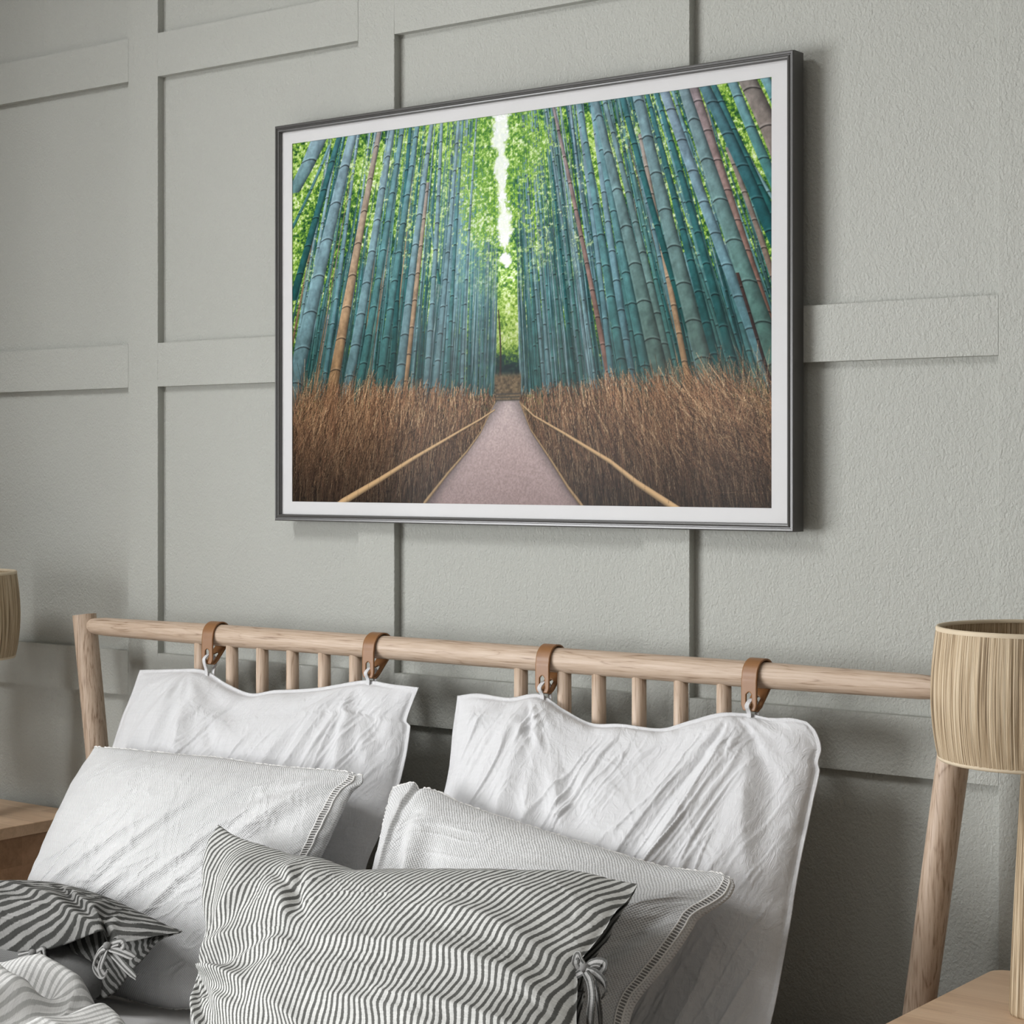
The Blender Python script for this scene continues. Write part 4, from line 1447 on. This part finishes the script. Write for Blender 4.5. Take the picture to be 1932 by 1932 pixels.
e = empty('striped_pillow', (0.22, -0.60, 0.445), 'grey and white striped pillow in front of the two white open-weave pillows', 'pillow', 'striped linen pillows')
lo = np.array(e.location)
o, Fp, Bp, n = cloth_pillow('pillow_cover', [(0.0843, -0.6850, 0.4576), (0.2828, -0.6900, 0.4607), (0.5333, -0.6950, 0.4647), (0.6657, -0.6900, 0.4661)], [(-0.1934, -0.3950, 0.7511), (-0.1590, -0.3950, 0.7385), (-0.0845, -0.4000, 0.7301), (-0.0286, -0.4000, 0.7238), (0.0275, -0.4050, 0.7262), (0.0813, -0.4100, 0.7217), (0.1173, -0.4150, 0.7197), (0.1543, -0.4120, 0.7254), (0.2572, -0.4050, 0.7379), (0.4395, -0.4000, 0.7600), (0.4736, -0.4000, 0.7630), (0.5331, -0.4000, 0.7612), (0.5571, -0.4000, 0.7603)], [(0.0843, -0.6850, 0.4576), (0.0194, -0.6400, 0.5104), (-0.0289, -0.6000, 0.5422), (-0.0565, -0.5600, 0.5687), (-0.0816, -0.5300, 0.5975), (-0.1044, -0.5000, 0.6203), (-0.1391, -0.4750, 0.6546), (-0.1704, -0.4450, 0.6898), (-0.1951, -0.4150, 0.7233), (-0.1934, -0.3950, 0.7511)], [(0.6657, -0.6900, 0.4661), (0.6452, -0.6550, 0.5716), (0.6310, -0.6350, 0.6055), (0.5943, -0.5800, 0.6334), (0.5769, -0.5500, 0.6562), (0.5562, -0.5150, 0.6784), (0.5586, -0.4950, 0.6926), (0.5627, -0.4750, 0.7099), (0.5624, -0.4550, 0.7288), (0.5603, -0.4250, 0.7453), (0.5571, -0.4000, 0.7603)], 0.085, 0.035, M['stripe'], e, 320, 230, 0.52, 0.0, disp_E, uv_E, 0.003, 0.10, 51, loc=lo)


def ties(paths, knot, parent, lo, normal, width=0.0115):
    for i, p in enumerate(paths):
        P = np.array(p) - lo
        V, F, UV = ribbon(P, width, normal, 0.0016, 48, (0.5, -0.4, 0.7, -0.6, 0.3, -0.3)[i % 6])
        b = MB()
        b.add(V, F, UV)
        b.build('tie', M['stripe_tie'], parent, False)
    b = MB()
    K = np.array(knot) - lo
    th = np.linspace(0, 1, 9)
    b.tube(np.stack([K[0] + 0.010 * (th - .5), K[1] - 0.002 + 0 * th, K[2] + 0.003 * np.sin(th * 3)], 1), 0.0062 * np.sqrt(np.clip(1 - (2 * th - 1) ** 2, .15, 1)), 12)
    b.build('knot', M['stripe_tie'], parent, True)


ties([[(0.5696, -0.5330, 0.6829), (0.5634, -0.5330, 0.6908), (0.5588, -0.5330, 0.6983), (0.5557, -0.5330, 0.6883), (0.5619, -0.5330, 0.6804), (0.5696, -0.5330, 0.6816)], [(0.5745, -0.5400, 0.6838), (0.5606, -0.5400, 0.6753), (0.5552, -0.5400, 0.6644), (0.5606, -0.5400, 0.6551), (0.5737, -0.5400, 0.6554)], [(0.5710, -0.5350, 0.6835), (0.5772, -0.5350, 0.6908), (0.5879, -0.5350, 0.6956), (0.5978, -0.5350, 0.6946), (0.5940, -0.5350, 0.6858), (0.5833, -0.5350, 0.6829), (0.5725, -0.5350, 0.6831)], [(0.5796, -0.5450, 0.6869), (0.5933, -0.5450, 0.6840), (0.6047, -0.5450, 0.6765), (0.6077, -0.5450, 0.6664), (0.6024, -0.5450, 0.6580)], [(0.5886, -0.5600, 0.6889), (0.5954, -0.5600, 0.6800), (0.5984, -0.5600, 0.6619), (0.5962, -0.5600, 0.6429), (0.5946, -0.5600, 0.6239)], [(0.5831, -0.5500, 0.6860), (0.5953, -0.5500, 0.6704), (0.6013, -0.5500, 0.6508), (0.6043, -0.5500, 0.6233)]], (0.5732, -0.5370, 0.6836), e, lo, (-0.3, -0.85, 0.45))

# the left striped pillow lies with its open end towards the foot of the bed
e = empty('striped_pillow', (-0.45, -0.46, 0.445), 'striped pillow, colour darkened for shade, with its open tied end beside the pale duvet', 'pillow', 'striped linen pillows')
lo = np.array(e.location)
HEM = [(-0.7165, -0.5000, 0.4623), (-0.6485, -0.5000, 0.4924), (-0.5177, -0.5000, 0.5331), (-0.4610, -0.5000, 0.5441), (-0.3935, -0.5000, 0.5686), (-0.3257, -0.5170, 0.5944), (-0.3139, -0.5110, 0.5974), (-0.3183, -0.4970, 0.5776), (-0.3009, -0.5000, 0.5870), (-0.2880, -0.4970, 0.5820), (-0.2405, -0.4800, 0.5943), (-0.2080, -0.4600, 0.6014)]
BACK = [(-0.8455, -0.4050, 0.5962), (-0.6781, -0.4150, 0.6087), (-0.5979, -0.4150, 0.6190), (-0.5141, -0.4200, 0.6248), (-0.4027, -0.4300, 0.6222), (-0.3217, -0.4380, 0.6128), (-0.2652, -0.4470, 0.6072), (-0.2101, -0.4580, 0.6023)]
HEM2 = [(-0.2080, -0.4600, 0.6014), (-0.2319, -0.4650, 0.5919), (-0.2423, -0.4700, 0.5851), (-0.2744, -0.4700, 0.5568), (-0.3149, -0.4650, 0.5211), (-0.3666, -0.4550, 0.4803), (-0.4110, -0.4750, 0.4692)]


def disp_F(a, b, s, t, Wd, Hd):
    D = 0.0045 * crumple(a, b, 0.5, 0.10, 0.022, 151) + 0.003 * crumple(a, b, 0.1, 0.06, 0.014, 153) + 0.006 * fbm(a * 7, b * 9, 157, 2)
    D += crease(a, b, (0.50 * Wd, 0.95 * Hd), (0.80 * Wd, 0.02 * Hd), .014, -.008) + crease(a, b, (0.56 * Wd, 0.95 * Hd), (0.86 * Wd, 0.05 * Hd), .014, .007)
    D += crease(a, b, (0.30 * Wd, 0.80 * Hd), (0.60 * Wd, 0.5 * Hd), .012, .008)
    return D


def uv_F(a, b, s, t, Wd, Hd, Fp):
    q = Fp - np.array(HEM[-1])
    bk = q[..., 1] * 0.66 + q[..., 2] * 0.75
    k = 0.42 - 0.16 * np.exp(-((q[..., 0] + 0.05) / 0.12) ** 2)
    ac = bk - k * q[..., 0] + 0.007 * fbm(a * 7, b * 9, 161, 3)
    return np.stack([q[..., 0] + 0.4 * bk, ac], -1)


leftF = [HEM[0], ((HEM[0][0] + BACK[0][0]) / 2, (HEM[0][1] + BACK[0][1]) / 2 - .03, (HEM[0][2] + BACK[0][2]) / 2 + .03), BACK[0]]
T = HEM[-1]
nxF, nyF = 220, 130
P = coons(HEM, BACK, leftF, [T, ((T[0] + BACK[-1][0]) / 2, (T[1] + BACK[-1][1]) / 2, (T[2] + BACK[-1][2]) / 2 + .0006), BACK[-1]], nxF, nyF)
s = np.linspace(0, 1, nxF)[None, :] + np.zeros((nyF, 1))
t = np.linspace(0, 1, nyF)[:, None] + np.zeros((1, nxF))
nF = np.array([-0.15, -0.72, 0.68])
nF /= np.linalg.norm(nF)
Wd, Hd = 0.5, 0.22
puff = np.sin(PI * t) ** 0.7 * (1 - s ** 3) * 0.035
Fp = P + nF * (puff + disp_F(s * Wd, t * Hd, s, t, Wd, Hd) * sstep(0, .15, t) * sstep(1, .85, t) * sstep(1.0, .9, s))[..., None]
uvq = uv_F(s * Wd, t * Hd, s, t, Wd, Hd, Fp)
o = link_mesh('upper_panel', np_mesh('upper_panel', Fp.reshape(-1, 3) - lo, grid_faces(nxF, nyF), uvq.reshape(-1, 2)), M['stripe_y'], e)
md = o.modifiers.new('thickness', 'SOLIDIFY')
md.thickness = 0.0016
md.offset = -1
# lower panel: drops from the same side edge to the mattress and runs back under the pillow
H2 = np.array(HEM2)
low_front = list(map(tuple, H2)) + [(H2[-1][0] - .12, -.474, 0.452), (HEM[0][0], -.474, 0.452)]
low_back = [tuple(np.array(q_) + np.array([0, .006, -.012 * min(1, k_ / 2)])) for k_, q_ in enumerate(BACK[::-1])]
n2, m2 = 160, 40
A = catmull(low_front, n2)
Bq = catmull(low_back, n2)
kk = np.linspace(0, 1, m2)[:, None, None]
G = A[None] * (1 - kk) + Bq[None] * kk
ss2 = np.linspace(0, 1, n2)[None, :] + np.zeros((m2, 1))
tt2 = np.linspace(0, 1, m2)[:, None] + np.zeros((1, n2))
G = G + np.array([0.25, -0.75, 0.1]) * (0.010 * fbm(ss2 * 14, tt2 * 3, 171, 3) * sstep(0, .1, ss2) + 0.016 * np.sin(PI * tt2) * sstep(0, .2, ss2))[..., None]
al = (G - np.array(T)) @ np.array([0.62, 0.1, 0.78])
ac = (G - np.array(T)) @ np.array([0.72, 0.2, -0.66])
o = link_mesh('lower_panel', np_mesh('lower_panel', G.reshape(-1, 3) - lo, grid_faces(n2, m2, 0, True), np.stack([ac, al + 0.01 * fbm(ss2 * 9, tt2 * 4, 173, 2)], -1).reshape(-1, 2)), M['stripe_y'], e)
md = o.modifiers.new('thickness', 'SOLIDIFY')
md.thickness = 0.0016
md.offset = -1
# the pillow inside
b = MB()
ic = np.array((-0.4854, -0.4750, 0.5257)) - lo
V, F, UV = [], [], []
nu, nv = 40, 24
for i in range(nv + 1):
    th = PI * i / nv
    for j in range(nu):
        ph = 2 * PI * j / nu
        x = math.copysign(abs(math.cos(th)) ** 0.7, math.cos(th))
        r = math.sin(th) ** 0.6
        d = np.array([0.175 * x, 0.048 * r * math.cos(ph), 0.040 * r * math.sin(ph) - 0.02 * x])
        V.append(ic + np.array([-0.07, 0.015, -0.010]) + d)
        UV.append((0.35 * i / nv, 0.25 * j / nu))
for i in range(nv):
    for j in range(nu):
        F.append((i * nu + j, i * nu + (j + 1) % nu, (i + 1) * nu + (j + 1) % nu, (i + 1) * nu + j))
b.add(V, F, UV)
tag(b.build('pillow_insert', M['insert'], e, True), 'grey pillow showing inside the open end')
ties([[(-0.2942, -0.5200, 0.5794), (-0.2815, -0.5200, 0.5859), (-0.2665, -0.5200, 0.5897), (-0.2631, -0.5200, 0.5840), (-0.2780, -0.5200, 0.5787), (-0.2930, -0.5200, 0.5780)], [(-0.2908, -0.5230, 0.5789), (-0.3047, -0.5230, 0.5737), (-0.3164, -0.5230, 0.5618), (-0.3211, -0.5230, 0.5478), (-0.3094, -0.5230, 0.5372), (-0.3000, -0.5230, 0.5355)], [(-0.2908, -0.5230, 0.5797), (-0.2700, -0.5230, 0.5789), (-0.2494, -0.5230, 0.5759), (-0.2346, -0.5230, 0.5727)], [(-0.2919, -0.5200, 0.5766), (-0.2711, -0.5200, 0.5642), (-0.2528, -0.5200, 0.5532), (-0.2335, -0.5200, 0.5439)], [(-0.2896, -0.5250, 0.5779), (-0.2977, -0.5250, 0.5643), (-0.3047, -0.5250, 0.5477), (-0.2966, -0.5250, 0.5380), (-0.2896, -0.5250, 0.5469)]], (-0.2908, -0.5230, 0.5789), e, lo, (-0.2, -0.85, 0.5), 0.013)
ties([[(-0.4849, -0.5040, 0.5364), (-0.5127, -0.5040, 0.5273), (-0.5434, -0.5040, 0.5177), (-0.5901, -0.5040, 0.5056)], [(-0.4849, -0.5040, 0.5348), (-0.4748, -0.5040, 0.5412), (-0.4623, -0.5040, 0.5463), (-0.4574, -0.5040, 0.5358), (-0.4549, -0.5040, 0.5216)], [(-0.4824, -0.5060, 0.5356), (-0.4699, -0.5060, 0.5294), (-0.4549, -0.5060, 0.5236)]], (-0.4824, -0.5050, 0.5362), e, lo, (-0.2, -0.85, 0.5), 0.013)

# =============================================================== duvet
nx, ny = 300, 220
edge_pts = [(-0.772, -0.512), (-0.62, -0.515), (-0.48, -0.514), (-0.36, -0.512), (-0.295, -0.525), (-0.262, -0.562), (-0.243, -0.605), (-0.212, -0.635), (-0.17, -0.636), (-0.11, -0.640), (-0.068, -0.665), (-0.02, -0.745), (0.05, -0.80), (0.25, -0.85), (0.772, -0.86)]
Eg = catmull([(p[0], p[1], 0) for p in edge_pts], nx)
tt = np.linspace(0, 1, ny) ** 1.6
X = np.broadcast_to(Eg[None, :, 0], (ny, nx)).copy()
Yb = Eg[None, :, 1]
Y = Yb + (-1.6 - Yb) * tt[:, None]
X = X + (X * 1.0 + 0.0) * 0.02 * tt[:, None]
d = (Yb - Y)
Hx = np.interp(X, [-0.82, -0.62, -0.50, -0.42, -0.335, -0.295, -0.245, -0.19, -0.13, -0.06, 0.0, 0.2], [.062, .064, .088, .110, .094, .052, .040, .074, .108, .100, .065, .06])
R = 0.04
rise = np.sqrt(np.clip(1 - (1 - np.clip(d / R, 0, 1)) ** 2, 0, 1))
Z = 0.446 + Hx * rise
dip = np.exp(-((d - 0.085) / 0.028) ** 2)
Z -= 0.55 * Hx * dip * sstep(-0.30, -0.36, X)
Z += 0.030 * np.exp(-((d - 0.135) / 0.03) ** 2) * sstep(-0.26, -0.34, X) * (0.6 + 0.5 * vnoise(X * 9, d * 0, 205))
Z += 0.010 * fbm(X * 8, Y * 8, 201, 2) * sstep(0, 0.04, d)
Z += 0.012 * crumple(X, Y, -0.9, 0.16, 0.05, 203, 1.2) * sstep(0.01, 0.05, d)
Z += 0.003 * crumple(X, Y, 0.4, 0.08, 0.03, 207, 1.2) * sstep(0.01, 0.05, d)
X = np.clip(X, -0.772, 0.772)
fade = sstep(1.0, 0.93, tt)[:, None] * sstep(-0.772, -0.735, X) * sstep(0.772, 0.735, X)
Z = 0.4475 + (np.maximum(Z, 0.4475) - 0.4475) * fade
arc = np.concatenate([np.zeros((1, nx)), np.cumsum(np.hypot(np.diff(Z, axis=0), np.diff(Y, axis=0)), 0)])
uvd = np.stack([X * 1.0 + 0.03 * fbm(X * 5, Y * 5, 209, 2), arc], -1)
V = np.stack([X, Y, Z], -1)
de = empty('duvet', (-0.2, -1.0, 0.445), 'rumpled pale striped duvet folded back across the mattress in front of the pillows', 'duvet')
lo = np.array(de.location)
o = link_mesh('duvet_cover', np_mesh('duvet_cover', V.reshape(-1, 3) - lo, grid_faces(nx, ny, 0, True), uvd.reshape(-1, 2)), M['stripe_pale'], de)

# =============================================================== nightstands and lamps
def nightstand(x0, x1, y0, y1, zt, label):
    cx, cy = (x0 + x1) / 2, (y0 + y1) / 2
    e = empty('nightstand', (cx, cy, 0), label, 'nightstand', 'oak nightstands')
    hx, hy = (x1 - x0) / 2, (y1 - y0) / 2
    # tabletop with rounded corners
    r = 0.022
    out = []
    for (sx, sy, a0) in ((1, 1, 0), (-1, 1, PI / 2), (-1, -1, PI), (1, -1, 1.5 * PI)):
        for k in range(9):
            a = a0 + PI / 2 * k / 8
            out.append((sx * (hx - r) + r * math.cos(a), sy * (hy - r) + r * math.sin(a)))
    N = len(out)
    lv = [(0.0012, zt), (0.0, zt - 0.0012), (0.0, zt - 0.0205), (0.0012, zt - 0.0217)]
    V, F = [], []
    for (ins, z) in lv:
        for (x, y) in out:
            V.append((x * (1 - ins / hx), y * (1 - ins / hy), z))
    for i in range(len(lv) - 1):
        for k in range(N):
            F.append((i * N + k, i * N + (k + 1) % N, (i + 1) * N + (k + 1) % N, (i + 1) * N + k))
    F = [f[::-1] for f in F]
    F.append(tuple(range(N)))
    F.append(tuple(range(3 * N, 4 * N))[::-1])
    b = MB()
    b.add(V, F)
    b.build('tabletop', M['stave'], e)
    t = 0.016
    zb = zt - 0.022
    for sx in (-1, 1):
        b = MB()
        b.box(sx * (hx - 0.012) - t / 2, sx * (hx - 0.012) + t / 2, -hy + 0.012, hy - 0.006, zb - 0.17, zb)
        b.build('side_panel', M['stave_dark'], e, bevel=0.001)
    b = MB()
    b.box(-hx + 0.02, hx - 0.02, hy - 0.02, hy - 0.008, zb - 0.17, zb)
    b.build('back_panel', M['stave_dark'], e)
    b = MB()
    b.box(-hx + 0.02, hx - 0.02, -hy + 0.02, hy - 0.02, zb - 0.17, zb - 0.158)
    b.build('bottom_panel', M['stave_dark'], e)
    b = MB()
    b.box(-hx + 0.024, hx - 0.024, -hy + 0.010, -hy + 0.028, zb - 0.152, zb - 0.006)
    dr = b.build('drawer', M['stave'], e, bevel=0.002)
    b = MB()
    b.lathe([(0.0005, 0.0), (0.012, 0.001), (0.013, 0.008), (0.009, 0.016), (0.0005, 0.017)], 20)
    kn = b.build('knob', M['oak_y'], dr, True)
    kn.location = (0, -hy + 0.010, zb - 0.079)
    kn.rotation_euler = (PI / 2, 0, 0)
    for sx in (-1, 1):
        for sy in (-1, 1):
            b = MB()
            b.tube([(sx * (hx - 0.035), sy * (hy - 0.035), 0.0), (sx * (hx - 0.04), sy * (hy - 0.04), zb - 0.168)], [0.013, 0.018], 18)
            b.build('leg', M['oak_z'], e, True)
    return e


NZ = 0.635
nightstand(-1.437, -0.937, -0.43, -0.012, NZ, 'oak nightstand beside the left bedpost, half hidden by the pillows')
nightstand(0.8794, 1.3794, -0.43, -0.052, NZ, 'oak nightstand at the right of the bed, under the woven straw lamp')


def lamp(x, y, z, label, seed):
    e = empty('table_lamp', (x, y, z), label, 'lamp', 'straw table lamps')
    rng = np.random.default_rng(seed)
    seg = 720
    jit = np.repeat(rng.random(seg // 2), 2) * 0.0016
    zt, zb = 1.092 - NZ, 0.936 - NZ
    pr = []
    for k in np.linspace(0, 1, 22):
        r = 0.1125 + 0.0066 * math.sin(PI * min(1, k * 1.02) ** 0.9) + 0.0022 * k
        pr.append((r, zb + (zt - zb) * k))
    b = MB()
    b.lathe(pr, seg, jitter=lambda k, i: jit[k] * math.sin(PI * i / 21) ** 0.4)
    inner = [(r - 0.0035, q) for r, q in pr]
    b2 = MB()
    b.V.append(np.zeros((0, 3)))
    b.UV.append(np.zeros((0, 2)))
    b.lathe(inner[::-1], 240)
    sh = b.build('lamp_shade', M['raffia'], e, True)
    for (r, q), nm in ((pr[0], 'lower_rim'), (pr[-1], 'upper_rim')):
        ring = MB()
        rr, hh = r - 0.0016, 0.0026
        sg = 1 if nm == 'lower_rim' else -1
        ring.lathe([(rr + .0022, q + sg * hh * 1.6), (rr + .0026, q + sg * hh * .4), (rr + .0012, q - sg * .0012), (rr - .0012, q - sg * .0012), (rr - .0026, q + sg * hh * .4), (rr - .0024, q + sg * hh * 1.2)], 160)
        ring.build(nm, M['straw_rim'], sh, True)
    b = MB()
    jb = np.repeat(rng.random(90), 2) * 0.0010
    b.lathe([(0.0005, 0.0), (0.029, 0.0), (0.0302, 0.003), (0.0295, 0.010), (0.0262, 0.09), (0.0215, 0.18), (0.0172, 0.262), (0.0150, 0.300), (0.0125, 0.312), (0.0005, 0.314)], 180, jitter=lambda k, i: jb[k] if 2 < i < 8 else 0)
    b.build('base', M['raffia_base'], e, True)
    b = MB()
    b.tube([(0, 0, 0.312), (0, 0, 0.345)], 0.013, 20)
    sk = b.build('bulb_socket', M['brass'], e, True)
    b = MB()
    for k in range(3):
        a = 2 * PI * k / 3 + 0.4
        b.tube([(0.012 * math.cos(a), 0.012 * math.sin(a), 0.33), (0.110 * math.cos(a), 0.110 * math.sin(a), 0.33)], 0.0016, 8)
    b.build('shade_spider', M['brass'], e, True)
    b = MB()
    b.lathe([(0.0105, 0.345), (0.013, 0.358), (0.024, 0.378), (0.0295, 0.398), (0.026, 0.418), (0.014, 0.430), (0.0005, 0.433)], 32)
    b.build('bulb', M['bulb'], e, True)
    return e


lamp(1.005, -0.228, NZ + 0.0004, 'straw-wrapped table lamp with drum shade on the nightstand beside the right bedpost', 3)
lamp(-1.056, -0.228, NZ + 0.0004, 'straw-wrapped table lamp at the left edge of the room, beyond the left bedpost', 4)
